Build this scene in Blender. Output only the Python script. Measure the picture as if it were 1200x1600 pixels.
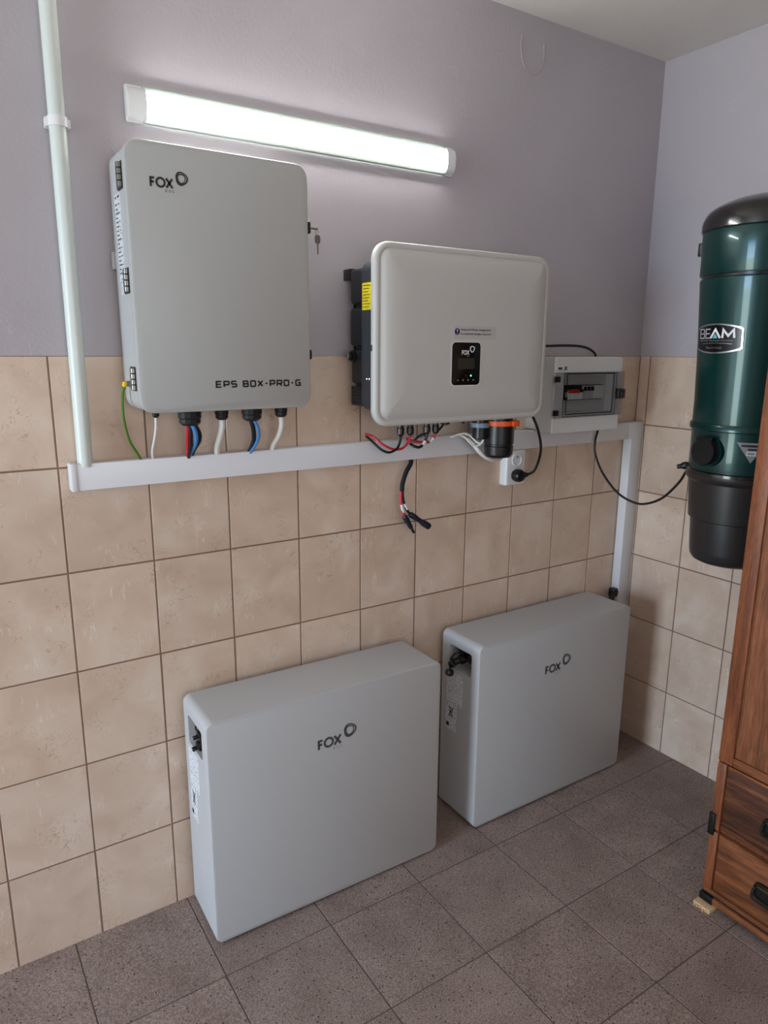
import bpy, bmesh, math, random
from mathutils import Vector, Matrix

random.seed(7)
for o in list(bpy.data.objects):
    bpy.data.objects.remove(o, do_unlink=True)
SC = bpy.context.scene
COL = SC.collection

# ------------------------------------------------------------------ camera
cam_d = bpy.data.cameras.new('camera')
cam = bpy.data.objects.new('camera', cam_d)
COL.objects.link(cam)
cam_d.sensor_fit = 'HORIZONTAL'
cam_d.sensor_width = 36.0
cam_d.lens = 36.0 * 1111.22 / 1200.0
cam_d.clip_start = 0.02
RX = Vector((0.83793047, -0.54573065, 0.00711210))      # camera right
DN = Vector((-0.11660016, -0.19173112, -0.97449658))    # camera down
FW = Vector((0.53317626, 0.81573111, -0.22428963))      # camera forward
cam.matrix_world = Matrix(((RX.x, -DN.x, -FW.x, -0.25528),
                           (RX.y, -DN.y, -FW.y, -1.76132),
                           (RX.z, -DN.z, -FW.z, 1.54022),
                           (0, 0, 0, 1)))
SC.camera = cam

# ------------------------------------------------------------------ world, lights, exposure
SC.view_settings.view_transform = 'Standard'
SC.view_settings.look = 'None'
SC.view_settings.gamma = 1.0
SC.view_settings.use_curve_mapping = False
SC.view_settings.exposure = 0.0

world = bpy.data.worlds.new('sky')
SC.world = world
world.use_nodes = True
bg = world.node_tree.nodes['Background']
bg.inputs[0].default_value = (0.62, 0.78, 1.0, 1)
bg.inputs[1].default_value = 0.3

# room: x -3.4 .. 2.039, y -3.2 .. 0, z 0 .. 2.507
XL, XR, YF, H = -3.4, 2.0392, -3.2, 2.507
DOOR = (-1.60, -0.35, 2.10)            # y range and height of the open doorway in the left wall
FILL_WIN = (-1.30, 0.50, 0.95, 2.15)        # x range, z range of the unseen window added for fill behind the camera


def area(name, loc, rot, sx, sy, energy, col):
    l = bpy.data.lights.new(name, 'AREA')
    l.shape = 'RECTANGLE'
    l.size, l.size_y = sx, sy
    l.energy = energy
    l.color = col
    o = bpy.data.objects.new(name, l)
    o.location = loc
    o.rotation_euler = rot
    COL.objects.link(o)
    return o


# sky seen through the open doorway, above the horizon outside
area('sky_beyond_doorway', (XL - 3.0, -1.0, 3.6), (0, -math.pi / 2, 0), 4.6, 7.0, 1250.0, (0.14, 0.42, 1.0))
# daylight through the open doorway; added frontal fill at the window behind the camera
area('doorway_daylight', (XL - 0.12, (DOOR[0] + DOOR[1]) / 2, DOOR[2] / 2), (0, -math.pi / 2, 0), 2.05, 1.2, 93.0, (0.90, 0.98, 0.92))
area('added_window_fill', ((FILL_WIN[0] + FILL_WIN[1]) / 2, YF - 0.12, (FILL_WIN[2] + FILL_WIN[3]) / 2), (math.pi / 2, 0, 0), 1.75, 1.15, 21.5, (1.0, 0.98, 0.96))
LAMP_EMIT = 53.0


# ------------------------------------------------------------------ helpers
def lin(r, g, b):
    f = lambda c: ((c / 255.0 + 0.055) / 1.055) ** 2.4 if c > 10 else c / 255.0 / 12.92
    return (f(r), f(g), f(b), 1.0)


def tag(o, label=None, cat=None, group=None, kind=None):
    if label: o['label'] = label
    if cat: o['category'] = cat
    if group: o['group'] = group
    if kind: o['kind'] = kind
    return o


def thing(name, label, cat, loc=(0, 0, 0), group=None, rotz=0.0):
    o = bpy.data.objects.new(name, None)
    o.empty_display_size = 0.05
    o.location = loc
    o.rotation_euler = (0, 0, rotz)
    COL.objects.link(o)
    return tag(o, label, cat, group)


def rrect(a0, a1, b0, b1, r, n=6):
    """outline of a rounded rectangle, counter-clockwise in (a, b)"""
    r = max(min(r, (a1 - a0) / 2 - 1e-5, (b1 - b0) / 2 - 1e-5), 1e-5)
    pts = []
    for cx, cy, s in ((a1 - r, b0 + r, -90), (a1 - r, b1 - r, 0), (a0 + r, b1 - r, 90), (a0 + r, b0 + r, 180)):
        for k in range(n + 1):
            t = math.radians(s + 90 * k / n)
            pts.append((cx + r * math.cos(t), cy + r * math.sin(t)))
    return pts


def smooth_path(pts, sub=8):
    P = [Vector(p) for p in pts]
    if len(P) < 3: return P
    P = [P[0] * 2 - P[1]] + P + [P[-1] * 2 - P[-2]]
    out = []
    for i in range(1, len(P) - 2):
        a, b, c, d = P[i - 1:i + 3]
        for k in range(sub):
            t = k / sub
            out.append(0.5 * ((2 * b) + (c - a) * t + (2 * a - 5 * b + 4 * c - d) * t * t + (3 * b - a - 3 * c + d) * t ** 3))
    out.append(P[-2])
    return out


class MB:
    def __init__(s): s.bm = bmesh.new()

    def loops(s, rings, cap0=True, cap1=True, closed=True):
        bm = s.bm
        R = [[bm.verts.new(p) for p in ring] for ring in rings]
        n = len(R[0])
        for a, b in zip(R, R[1:]):
            for i in range(n if closed else n - 1):
                j = (i + 1) % n
                bm.faces.new((a[i], a[j], b[j], b[i]))
        if cap0: bm.faces.new(list(reversed(R[0])))
        if cap1: bm.faces.new(R[-1])
        return s

    def box(s, x0, x1, y0, y1, z0, z1, bev=0.0, seg=2):
        x0, x1 = min(x0, x1), max(x0, x1); y0, y1 = min(y0, y1), max(y0, y1); z0, z1 = min(z0, z1), max(z0, z1)
        bm2 = bmesh.new()
        bmesh.ops.create_cube(bm2, size=1.0)
        for v in bm2.verts:
            v.co = Vector(((x0 + x1) / 2 + v.co.x * (x1 - x0), (y0 + y1) / 2 + v.co.y * (y1 - y0), (z0 + z1) / 2 + v.co.z * (z1 - z0)))
        if bev > 0:
            bmesh.ops.bevel(bm2, geom=bm2.edges[:] , offset=bev, segments=seg, profile=0.5, affect='EDGES')
        me = bpy.data.meshes.new('tmp'); bm2.to_mesh(me); bm2.free()
        s.bm.from_mesh(me); bpy.data.meshes.remove(me)
        return s

    def rprism(s, axis, a0, a1, b0, b1, r, prof, n=6):
        """rounded-rectangle prism; prof = [(inset, depth)...] along the axis.  axis y: (a,b)=(x,z); x: (y,z); z: (x,y)"""
        rings = []
        for off, d in prof:
            o = rrect(a0 + off, a1 - off, b0 + off, b1 - off, max(r - off, 1e-4), n)
            if axis == 'y': rings.append([(p[0], d, p[1]) for p in o])
            elif axis == 'x': rings.append([(d, p[0], p[1]) for p in o])
            else: rings.append([(p[0], p[1], d) for p in o])
        return s.loops(rings)

    def lathe(s, c, prof, seg=32, axis=(0, 0, 1), cap0=True, cap1=True):
        """prof = [(radius, distance along axis)...] from base point c"""
        ax = Vector(axis).normalized()
        u = ax.orthogonal().normalized(); w = ax.cross(u)
        c = Vector(c)
        rings = []
        for r, h in prof:
            r = max(r, 1e-5)
            rings.append([c + ax * h + (u * math.cos(2 * math.pi * k / seg) + w * math.sin(2 * math.pi * k / seg)) * r for k in range(seg)])
        return s.loops(rings, cap0, cap1)

    def cyl(s, p0, p1, r, seg=20, bev=0.0):
        p0, p1 = Vector(p0), Vector(p1); L = (p1 - p0).length
        pr = [(r, 0), (r, L)] if bev <= 0 else [(r - bev, 0), (r, bev), (r, L - bev), (r - bev, L)]
        return s.lathe(p0, pr, seg, p1 - p0)

    def tube(s, pts, r, seg=10, sub=8, smooth=True):
        P = smooth_path(pts, sub) if smooth else [Vector(p) for p in pts]
        rings = []
        t0 = (P[1] - P[0]).normalized()
        u = t0.orthogonal().normalized()
        for i, p in enumerate(P):
            t = (P[min(i + 1, len(P) - 1)] - P[max(i - 1, 0)]).normalized()
            u = (u - t * u.dot(t)).normalized()
            w = t.cross(u)
            rings.append([p + (u * math.cos(2 * math.pi * k / seg) + w * math.sin(2 * math.pi * k / seg)) * r for k in range(seg)])
        return s.loops(rings)

    def ribbon(s, fr, strokes, wd, th, closed=False):
        """flat strokes of width wd laid on a frame fr(u, v, w)"""
        for st in strokes:
            cl = st[0] == st[-1]
            P = [Vector((p[0], p[1])) for p in (st[:-1] if cl else st)]
            n = len(P); L = []; Rr = []
            for i, p in enumerate(P):
                a = P[(i - 1) % n] if (cl or i > 0) else None
                b = P[(i + 1) % n] if (cl or i < n - 1) else None
                if a is None: d = (b - p).normalized(); m = Vector((-d.y, d.x)); k = 1
                elif b is None: d = (p - a).normalized(); m = Vector((-d.y, d.x)); k = 1
                else:
                    d1 = (p - a).normalized(); d2 = (b - p).normalized()
                    n1 = Vector((-d1.y, d1.x)); n2 = Vector((-d2.y, d2.x))
                    m = (n1 + n2).normalized(); k = 1 / max(m.dot(n1), 0.45)
                L.append(p + m * wd / 2 * k); Rr.append(p - m * wd / 2 * k)
            rings = [[fr(l.x, l.y, 0), fr(r.x, r.y, 0), fr(r.x, r.y, th), fr(l.x, l.y, th)] for l, r in zip(L, Rr)]
            if cl: rings.append(rings[0]); s.loops(rings, False, False)
            else: s.loops(rings)
        return s

    def plate(s, fr, outline, w0, w1):
        return s.loops([[fr(u, v, w0) for u, v in outline], [fr(u, v, w1) for u, v in outline]])

    def build(s, name, mat, parent=None, off=None, sharp=35, loc=None):
        bm = s.bm
        bmesh.ops.remove_doubles(bm, verts=bm.verts, dist=1e-6)
        bmesh.ops.recalc_face_normals(bm, faces=bm.faces[:])
        me = bpy.data.meshes.new(name)
        if off is None:
            off = Vector((0, 0, 0))
            if parent is not None:
                p = parent
                while p.parent: p = p.parent
                off = -Vector(p.location) if p.rotation_euler.z == 0 else off
        else: off = Vector(off)
        if loc is not None: off = -Vector(loc)
        bm.transform(Matrix.Translation(off))
        for f in bm.faces: f.smooth = True
        bm.to_mesh(me); bm.free()
        me.set_sharp_from_angle(angle=math.radians(sharp))
        me.materials.append(mat)
        o = bpy.data.objects.new(name, me)
        COL.objects.link(o)
        if parent is not None: o.parent = parent
        if loc is not None: o.location = loc
        return o


def cut(target, cutter_mb):
    """carve a pocket out of a mesh object; the cutter is removed afterwards"""
    c = cutter_mb.build('cutter', target.data.materials[0], None, off=(0, 0, 0))
    c.location = target.matrix_world.translation * 0
    par = target.parent; target.parent = None
    m = target.modifiers.new('cut', 'BOOLEAN'); m.operation = 'DIFFERENCE'; m.object = c; m.solver = 'EXACT'
    bpy.context.view_layer.update()
    me = bpy.data.meshes.new_from_object(target.evaluated_get(bpy.context.evaluated_depsgraph_get()))
    target.modifiers.clear(); old = target.data; target.data = me; bpy.data.meshes.remove(old)
    me.set_sharp_from_angle(angle=math.radians(35))
    cm = c.data; bpy.data.objects.remove(c); bpy.data.meshes.remove(cm)
    target.parent = par


def fr_y(y, dx=0, dz=0): return lambda u, v, w: (u + dx, y - w, v + dz)      # plate facing the room (-y)
def fr_x(x): return lambda u, v, w: (x - w, -u, v)                           # plate facing left (-x); u runs along -y


def lettering(name, txt, fr, u0, v0, wd, ht, mat, parent, th=0.0006, bold=0.0, off=None):
    cu = bpy.data.curves.new('txt', 'FONT'); cu.body = txt; cu.size = 1.0; cu.offset = bold; cu.resolution_u = 3
    ob = bpy.data.objects.new('txt', cu); COL.objects.link(ob)
    bpy.context.view_layer.update()
    me = bpy.data.meshes.new_from_object(ob.evaluated_get(bpy.context.evaluated_depsgraph_get()))
    bpy.data.objects.remove(ob); bpy.data.curves.remove(cu)
    xs = [v.co.x for v in me.vertices]; ys = [v.co.y for v in me.vertices]
    sx = wd / (max(xs) - min(xs)); sy = ht / (max(ys) - min(ys)) if ht else sx
    x0, y0 = min(xs), min(ys)
    mb = MB(); bm = mb.bm
    bm.from_mesh(me); bpy.data.meshes.remove(me)
    for v in bm.verts:
        v.co = Vector(fr(u0 + (v.co.x - x0) * sx, v0 + (v.co.y - y0) * sy, th))
    return mb.build(name, mat, parent, off=off)


# ------------------------------------------------------------------ materials
def new_mat(name):
    m = bpy.data.materials.new(name); m.use_nodes = True
    nt = m.node_tree
    return m, nt, nt.nodes['Principled BSDF']


def mat(name, rgb, rough=0.5, metal=0.0, coat=0.0, spec=0.5, noise=0.0, nscale=40, bump=0.0, bscale=300):
    m, nt, b = new_mat(name)
    c = lin(*rgb)
    b.inputs['Base Color'].default_value = c
    b.inputs['Roughness'].default_value = rough
    b.inputs['Metallic'].default_value = metal
    b.inputs['Coat Weight'].default_value = coat
    b.inputs['Coat Roughness'].default_value = 0.05
    b.inputs['Specular IOR Level'].default_value = spec
    if noise or bump:
        tc = nt.nodes.new('ShaderNodeTexCoord')
    if noise:
        n = nt.nodes.new('ShaderNodeTexNoise'); n.inputs['Scale'].default_value = nscale; n.inputs['Detail'].default_value = 4
        nt.links.new(tc.outputs['Object'], n.inputs['Vector'])
        mx = nt.nodes.new('ShaderNodeMix'); mx.data_type = 'RGBA'
        mx.inputs['A'].default_value = tuple(x * (1 - noise) for x in c[:3]) + (1,)
        mx.inputs['B'].default_value = tuple(min(1, x * (1 + noise)) for x in c[:3]) + (1,)
        nt.links.new(n.outputs['Fac'], mx.inputs['Factor']); nt.links.new(mx.outputs['Result'], b.inputs['Base Color'])
    if bump:
        n = nt.nodes.new('ShaderNodeTexNoise'); n.inputs['Scale'].default_value = bscale; n.inputs['Detail'].default_value = 3
        nt.links.new(tc.outputs['Object'], n.inputs['Vector'])
        bp = nt.nodes.new('ShaderNodeBump'); bp.inputs['Strength'].default_value = bump; bp.inputs['Distance'].default_value = 0.002
        nt.links.new(n.outputs['Fac'], bp.inputs['Height']); nt.links.new(bp.outputs['Normal'], b.inputs['Normal'])
    return m


class NT:
    """tiny node-graph helper"""
    def __init__(s, nt): s.nt = nt
    def n(s, t, **kw):
        x = s.nt.nodes.new(t)
        for k, v in kw.items(): setattr(x, k, v)
        return x
    def l(s, a, b): s.nt.links.new(a, b)
    def noise(s, vec, scale, detail=4, dist=0.0, rough=0.5):
        x = s.n('ShaderNodeTexNoise'); s.l(vec, x.inputs['Vector'])
        x.inputs['Scale'].default_value = scale; x.inputs['Detail'].default_value = detail
        x.inputs['Distortion'].default_value = dist; x.inputs['Roughness'].default_value = rough
        return x.outputs['Fac']
    def ramp(s, fac, *stops):
        x = s.n('ShaderNodeValToRGB'); s.l(fac, x.inputs['Fac'])
        e = x.color_ramp.elements
        while len(e) < len(stops): e.new(0.5)
        for el, (p, c) in zip(e, stops):
            el.position = p; el.color = c if len(c) == 4 else (*c, 1)
        return x.outputs['Color']
    def mix(s, fac, a, b, mode='MIX'):
        x = s.n('ShaderNodeMix', data_type='RGBA', blend_type=mode)
        for v, k in ((fac, 'Factor'), (a, 'A'), (b, 'B')):
            if isinstance(v, (float, int)): x.inputs[k].default_value = v
            elif isinstance(v, tuple): x.inputs[k].default_value = v
            else: s.l(v, x.inputs[k])
        return x.outputs['Result']
    def math(s, op, a, b=None):
        x = s.n('ShaderNodeMath', operation=op)
        for i, v in enumerate((a, b)):
            if v is None: continue
            if isinstance(v, (float, int)): x.inputs[i].default_value = v
            else: s.l(v, x.inputs[i])
        return x.outputs[0]
    def objvec(s, scale=(1, 1, 1), rnd=37.0):
        tc = s.n('ShaderNodeTexCoord'); oi = s.n('ShaderNodeObjectInfo')
        mp = s.n('ShaderNodeMapping'); s.l(tc.outputs['Object'], mp.inputs['Vector']); mp.inputs['Scale'].default_value = scale
        if rnd:
            cb = s.n('ShaderNodeCombineXYZ')
            r = s.math('MULTIPLY', oi.outputs['Random'], rnd)
            s.l(r, cb.inputs[0]); s.l(r, cb.inputs[2]); s.l(s.math('MULTIPLY', r, 1.7), cb.inputs[1])
            s.l(cb.outputs[0], mp.inputs['Location'])
        return mp.outputs['Vector'], oi.outputs['Random']


W1, K1 = (1, 1, 1), (0, 0, 0)


def make_wall_tile():
    m, nt, b = new_mat('wall_tile_glaze'); g = NT(nt)
    v, rnd = g.objvec()
    cloud = g.noise(v, 7, 5, 0.6)
    base = g.ramp(cloud, (0.30, lin(204, 178, 157)), (0.52, lin(215, 191, 171)), (0.72, lin(223, 204, 187)))
    # pale veins, drawn out diagonally
    v2, _ = g.objvec((2.0, 2.0, 0.42))
    v2.node.inputs['Rotation'].default_value = (0.30, 0.35, 0.0)
    ridge = g.math('ABSOLUTE', g.math('SUBTRACT', g.noise(v2, 11, 4, 0.35, 0.6), 0.5))
    vein = g.ramp(ridge, (0.0, W1), (0.013, K1))
    vm = g.ramp(g.noise(v, 13, 3), (0.54, K1), (0.66, (0.62,) * 3))
    c = g.mix(g.mix(1.0, vein, vm, 'MULTIPLY'), base, lin(240, 230, 217))
    # fine darker cracks
    ridge2 = g.math('ABSOLUTE', g.math('SUBTRACT', g.noise(v, 26, 4, 1.5), 0.47))
    cr = g.ramp(ridge2, (0.0, W1), (0.014, K1))
    cm = g.ramp(g.noise(v, 11, 3), (0.50, K1), (0.66, (0.75,) * 3))
    c = g.mix(g.mix(1.0, cr, cm, 'MULTIPLY'), c, lin(158, 124, 98))
    hv = g.n('ShaderNodeHueSaturation'); g.l(c, hv.inputs['Color'])
    g.l(g.math('ADD', g.math('MULTIPLY', rnd, 0.08), 0.96), hv.inputs['Value'])
    g.l(hv.outputs['Color'], b.inputs['Base Color'])
    b.inputs['Roughness'].default_value = 0.32
    bp = g.n('ShaderNodeBump'); bp.inputs['Strength'].default_value = 0.10; bp.inputs['Distance'].default_value = 0.002
    g.l(g.noise(v, 60, 3), bp.inputs['Height']); g.l(bp.outputs['Normal'], b.inputs['Normal'])
    return m


def make_floor_tile():
    m, nt, b = new_mat('floor_tile_terrazzo'); g = NT(nt)
    v, rnd = g.objvec()
    base = g.ramp(g.noise(v, 8, 4), (0.3, lin(134, 116, 107)), (0.7, lin(154, 136, 127)))
    fine = g.ramp(g.noise(v, 260, 2), (0.35, (0.62,) * 3), (0.65, (1.30,) * 3))
    c = g.mix(1.0, base, fine, 'MULTIPLY')
    vo = g.n('ShaderNodeTexVoronoi'); g.l(v, vo.inputs['Vector']); vo.inputs['Scale'].default_value = 95
    spk = g.ramp(vo.outputs['Distance'], (0.16, W1), (0.24, K1))
    sel = g.ramp(vo.outputs['Color'], (0.55, K1), (0.60, W1))
    c = g.mix(g.mix(1.0, spk, sel, 'MULTIPLY'), c, lin(54, 45, 42))
    vo2 = g.n('ShaderNodeTexVoronoi'); g.l(v, vo2.inputs['Vector']); vo2.inputs['Scale'].default_value = 140
    spk2 = g.ramp(vo2.outputs['Distance'], (0.13, W1), (0.22, K1))
    sel2 = g.ramp(vo2.outputs['Color'], (0.58, K1), (0.62, W1))
    c = g.mix(g.mix(1.0, spk2, sel2, 'MULTIPLY'), c, lin(196, 180, 166))
    hv = g.n('ShaderNodeHueSaturation'); g.l(c, hv.inputs['Color'])
    g.l(g.math('ADD', g.math('MULTIPLY', rnd, 0.10), 0.95), hv.inputs['Value'])
    g.l(hv.outputs['Color'], b.inputs['Base Color'])
    b.inputs['Roughness'].default_value = 0.55
    b.inputs['Specular IOR Level'].default_value = 0.35
    bp = g.n('ShaderNodeBump'); bp.inputs['Strength'].default_value = 0.15; bp.inputs['Distance'].default_value = 0.002
    g.l(g.noise(v, 200, 3), bp.inputs['Height']); g.l(bp.outputs['Normal'], b.inputs['Normal'])
    return m


def make_paint(name, c0, c1, marks=True):
    m, nt, b = new_mat(name); g = NT(nt)
    v, _ = g.objvec(rnd=0)
    c = g.ramp(g.noise(v, 1.6, 6, 0.4), (0.3, lin(*c0)), (0.7, lin(*c1)))
    if marks:
        # small scuffs and specks
        vo = g.n('ShaderNodeTexVoronoi'); g.l(v, vo.inputs['Vector']); vo.inputs['Scale'].default_value = 9
        spk = g.ramp(vo.outputs['Distance'], (0.035, (0.6,) * 3), (0.05, K1))
        sel = g.ramp(vo.outputs['Color'], (0.66, K1), (0.70, W1))
        c = g.mix(g.mix(1.0, spk, sel, 'MULTIPLY'), c, lin(120, 110, 112))
        rg = g.math('ABSOLUTE', g.math('SUBTRACT', g.noise(v, 5, 4, 2.0), 0.5))
        sc = g.ramp(rg, (0.0, (0.35,) * 3), (0.006, K1))
        sm = g.ramp(g.noise(v, 2.3, 2), (0.58, K1), (0.66, W1))
        c = g.mix(g.mix(1.0, sc, sm, 'MULTIPLY'), c, lin(205, 198, 206))
    g.l(c, b.inputs['Base Color'])
    b.inputs['Roughness'].default_value = 0.55
    bp = g.n('ShaderNodeBump'); bp.inputs['Strength'].default_value = 0.25; bp.inputs['Distance'].default_value = 0.002
    g.l(g.noise(v, 120, 5), bp.inputs['Height']); g.l(bp.outputs['Normal'], b.inputs['Normal'])
    return m


def make_wood(name, axis, c0=(84, 47, 28), c1=(132, 77, 45), c2=(158, 97, 60), dark=(46, 29, 22), patch=0.6):
    m, nt, b = new_mat(name); g = NT(nt)
    sc = (3.0, 3.0, 3.0)
    s = {'z': (14, 14, 1.1), 'y': (14, 1.1, 14)}[axis]
    v, _ = g.objvec(s, 11.0)
    gr = g.noise(v, 2.2, 7, 1.6, 0.62)
    c = g.ramp(gr, (0.30, lin(*c0)), (0.50, lin(*c1)), (0.70, lin(*c2)))
    fine = g.noise(g.objvec(tuple(x * 9 for x in s), 5.0)[0], 3.0, 3)
    c = g.mix(0.55, c, g.ramp(fine, (0.35, (0.45, 0.42, 0.40)), (0.6, (1.1, 1.1, 1.1))), 'MULTIPLY')
    s2 = {'z': (7, 7, 2.2), 'y': (7, 2.2, 7)}[axis]
    pt = g.ramp(g.noise(g.objvec(s2, 23.0)[0], 1.3, 5, 1.0), (0.52, K1), (0.72, (patch,) * 3))
    c = g.mix(pt, c, lin(*dark))
    g.l(c, b.inputs['Base Color'])
    b.inputs['Roughness'].default_value = 0.42
    bp = g.n('ShaderNodeBump'); bp.inputs['Strength'].default_value = 0.15; bp.inputs['Distance'].default_value = 0.002
    g.l(fine, bp.inputs['Height']); g.l(bp.outputs['Normal'], b.inputs['Normal'])
    return m


def make_label(name, ground, ink, sx, sy, dens):
    """small printed lines too fine to read"""
    m, nt, b = new_mat(name); g = NT(nt)
    v, _ = g.objvec((sx, sx, sy), 0)
    n = g.noise(v, 1.0, 2, 0, 0.6)
    c = g.mix(g.ramp(n, (dens, K1), (dens + 0.06, (0.85,) * 3)), lin(*ground), lin(*ink))
    g.l(c, b.inputs['Base Color']); b.inputs['Roughness'].default_value = 0.45
    return m


M = dict(
    tile=make_wall_tile(),
    grout=mat('wall_grout', (134, 105, 89), 0.9, noise=0.1),
    ftile=make_floor_tile(),
    fgrout=mat('floor_grout', (96, 82, 72), 0.9, noise=0.25, nscale=6),
    paint=make_paint('lilac_wall_paint', (173, 165, 170), (184, 177, 182)),
    ceil=make_paint('ceiling_paint', (216, 211, 204), (228, 223, 216)),
    box=mat('light_grey_powder_coat', (175, 175, 173), 0.42, bump=0.06, bscale=500),
    boxside=mat('pale_grey_powder_coat', (184, 184, 183), 0.42, bump=0.06, bscale=500),
    batt=mat('battery_grey_paint', (184, 184, 184), 0.40, bump=0.05, bscale=500),
    inv=mat('inverter_cover_paint', (194, 192, 188), 0.40),
    pvc=mat('white_pvc', (222, 221, 223), 0.42),
    pipe=mat('pipe_white', (214, 220, 214), 0.35),
    white=mat('white_plastic', (228, 228, 228), 0.35),
    board=mat('board_white_plastic', (218, 217, 216), 0.4),
    inner=mat('board_inner_plastic', (190, 188, 186), 0.5),
    alu=mat('lamp_aluminium', (178, 190, 180), 0.35, 0.6),
    black=mat('black_plastic', (16, 16, 18), 0.35),
    rubber=mat('black_cable', (14, 14, 15), 0.45),
    dull=mat('black_sleeve', (20, 20, 21), 0.8),
    anth=mat('anthracite_metal', (50, 54, 60), 0.5, 0.2, bump=0.05),
    anth2=mat('dark_heatsink', (38, 41, 46), 0.55, 0.2),
    chrome=mat('chrome', (200, 200, 198), 0.18, 1.0),
    hinge=mat('hinge_metal', (128, 125, 118), 0.28, 1.0),
    steel=mat('steel', (150, 148, 140), 0.3, 1.0),
    red=mat('red_cable', (196, 44, 50), 0.42),
    blue=mat('blue_cable', (70, 130, 190), 0.42),
    navy=mat('navy_plug', (24, 26, 44), 0.4),
    wcable=mat('white_cable', (226, 222, 216), 0.45),
    green=mat('green_cable', (78, 120, 30), 0.45),
    yellow=mat('yellow_terminal', (232, 190, 20), 0.45),
    orange=mat('orange_clip', (232, 92, 26), 0.4),
    gring=mat('blue_grey_ring', (122, 140, 160), 0.4),
    ink=mat('dark_print', (38, 38, 42), 0.5),
    inkblk=mat('black_print', (14, 14, 16), 0.5),
    inkgrey=mat('grey_print', (74, 74, 77), 0.5),
    capale=mat('caution_grey', (128, 126, 128), 0.4),
    inkmid=mat('mid_grey_print', (164, 158, 164), 0.4),
    inklite=mat('faint_print', (140, 140, 142), 0.5),
    inkw=mat('white_print', (226, 226, 228), 0.5),
    inkred=mat('red_print', (200, 50, 44), 0.5),
    purple=mat('purple_print', (38, 28, 72), 0.5),
    vgreen=mat('green_enamel', (5, 54, 51), 0.30, 0.35, coat=0.35),
    vblack=mat('vacuum_black_gloss', (26, 25, 25), 0.22, coat=0.4),
    vbucket=mat('bucket_dark_plastic', (40, 38, 38), 0.32),
    badge=mat('badge_black', (12, 12, 14), 0.25),
    silver=mat('badge_silver', (200, 202, 204), 0.25, 0.9),
    cyan=mat('badge_cyan', (110, 180, 200), 0.3),
    screen=mat('display_glass', (46, 48, 40), 0.3),
    wood_v=make_wood('wood_vertical_grain', 'z'),
    wood_h=make_wood('wood_horizontal_grain', 'y', patch=0.9),
    wood_d=make_wood('wood_drawer_dark', 'y', (56, 33, 23), (96, 57, 38), (134, 82, 52), patch=0.9),
    wood_f=make_wood('wood_frame', 'z', (102, 55, 33), (136, 78, 46), (152, 90, 55), patch=0.25),
    raw=mat('raw_softwood', (204, 170, 128), 0.7, noise=0.15, nscale=60),
    iron=mat('black_iron', (26, 24, 22), 0.5, 0.4),
    brass=mat('aged_brass', (140, 112, 52), 0.35, 0.9),
    lab=make_label('printed_label', (222, 224, 228), (96, 98, 106), 300, 150, 0.55),
    laby=make_label('warning_label', (238, 214, 10), (70, 62, 6), 700, 300, 0.55),
)
# lit diffuser of the tube light
m, nt, b = new_mat('lit_diffuser')
b.inputs['Base Color'].default_value = (0.9, 0.9, 0.9, 1)
b.inputs['Emission Color'].default_value = (0.97, 1.0, 0.98, 1)
b.inputs['Emission Strength'].default_value = LAMP_EMIT
M['diff'] = m
m, nt, b = new_mat('green_indicator')
b.inputs['Base Color'].default_value = (0.1, 0.6, 0.3, 1)
b.inputs['Emission Color'].default_value = (0.3, 1.0, 0.55, 1)
b.inputs['Emission Strength'].default_value = 1.2
M['led'] = m
m, nt, b = new_mat('smoked_glass')
b.inputs['Base Color'].default_value = (0.70, 0.70, 0.71, 1)
b.inputs['Roughness'].default_value = 0.05
b.inputs['Transmission Weight'].default_value = 1.0
b.inputs['IOR'].default_value = 1.08
M['smoke'] = m
m, nt, b = new_mat('clear_film')
b.inputs['Base Color'].default_value = lin(186, 184, 182)
b.inputs['Roughness'].default_value = 0.25
M['film'] = m

# ------------------------------------------------------------------ room shell
TW, TH, HB = 0.203, 0.2534, 0.2524
TOP = HB + 5 * TH                      # top of the tiled dado
G = 0.0021                             # grout joint


def struct(name, mb, material, label=None):
    o = mb.build(name, material)
    return tag(o, label, None, None, 'structure')


wall_back = struct('wall_back', MB().box(XL - 0.15, XR + 0.15, 0.0015, 0.15, 0, H + 0.1), M['paint'], 'lilac painted wall with peach tiles below, carrying the boxes')
wall_right = struct('wall_right', MB().box(XR + 0.0015, XR + 0.15, YF - 0.15, 0.15, 0, H + 0.1), M['paint'], 'lilac painted wall with pale tiles behind the vacuum and cabinet')
MB().box(XL, XR, 0.0005, 0.004, 0, TOP - 0.001).build('grout', M['grout'], wall_back)
MB().box(XR + 0.0005, XR + 0.004, YF, 0, 0, TOP - 0.001).build('grout', M['grout'], wall_right)
struct('ceiling', MB().box(XL - 0.15, XR + 0.15, YF - 0.15, 0.15, H, H + 0.12), M['ceil'], 'off-white plastered ceiling')
floor = struct('floor', MB().box(XL - 0.15, XR + 0.15, YF - 0.15, 0.15, -0.12, -0.0012), M['fgrout'], 'brown speckled tile floor')
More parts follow.
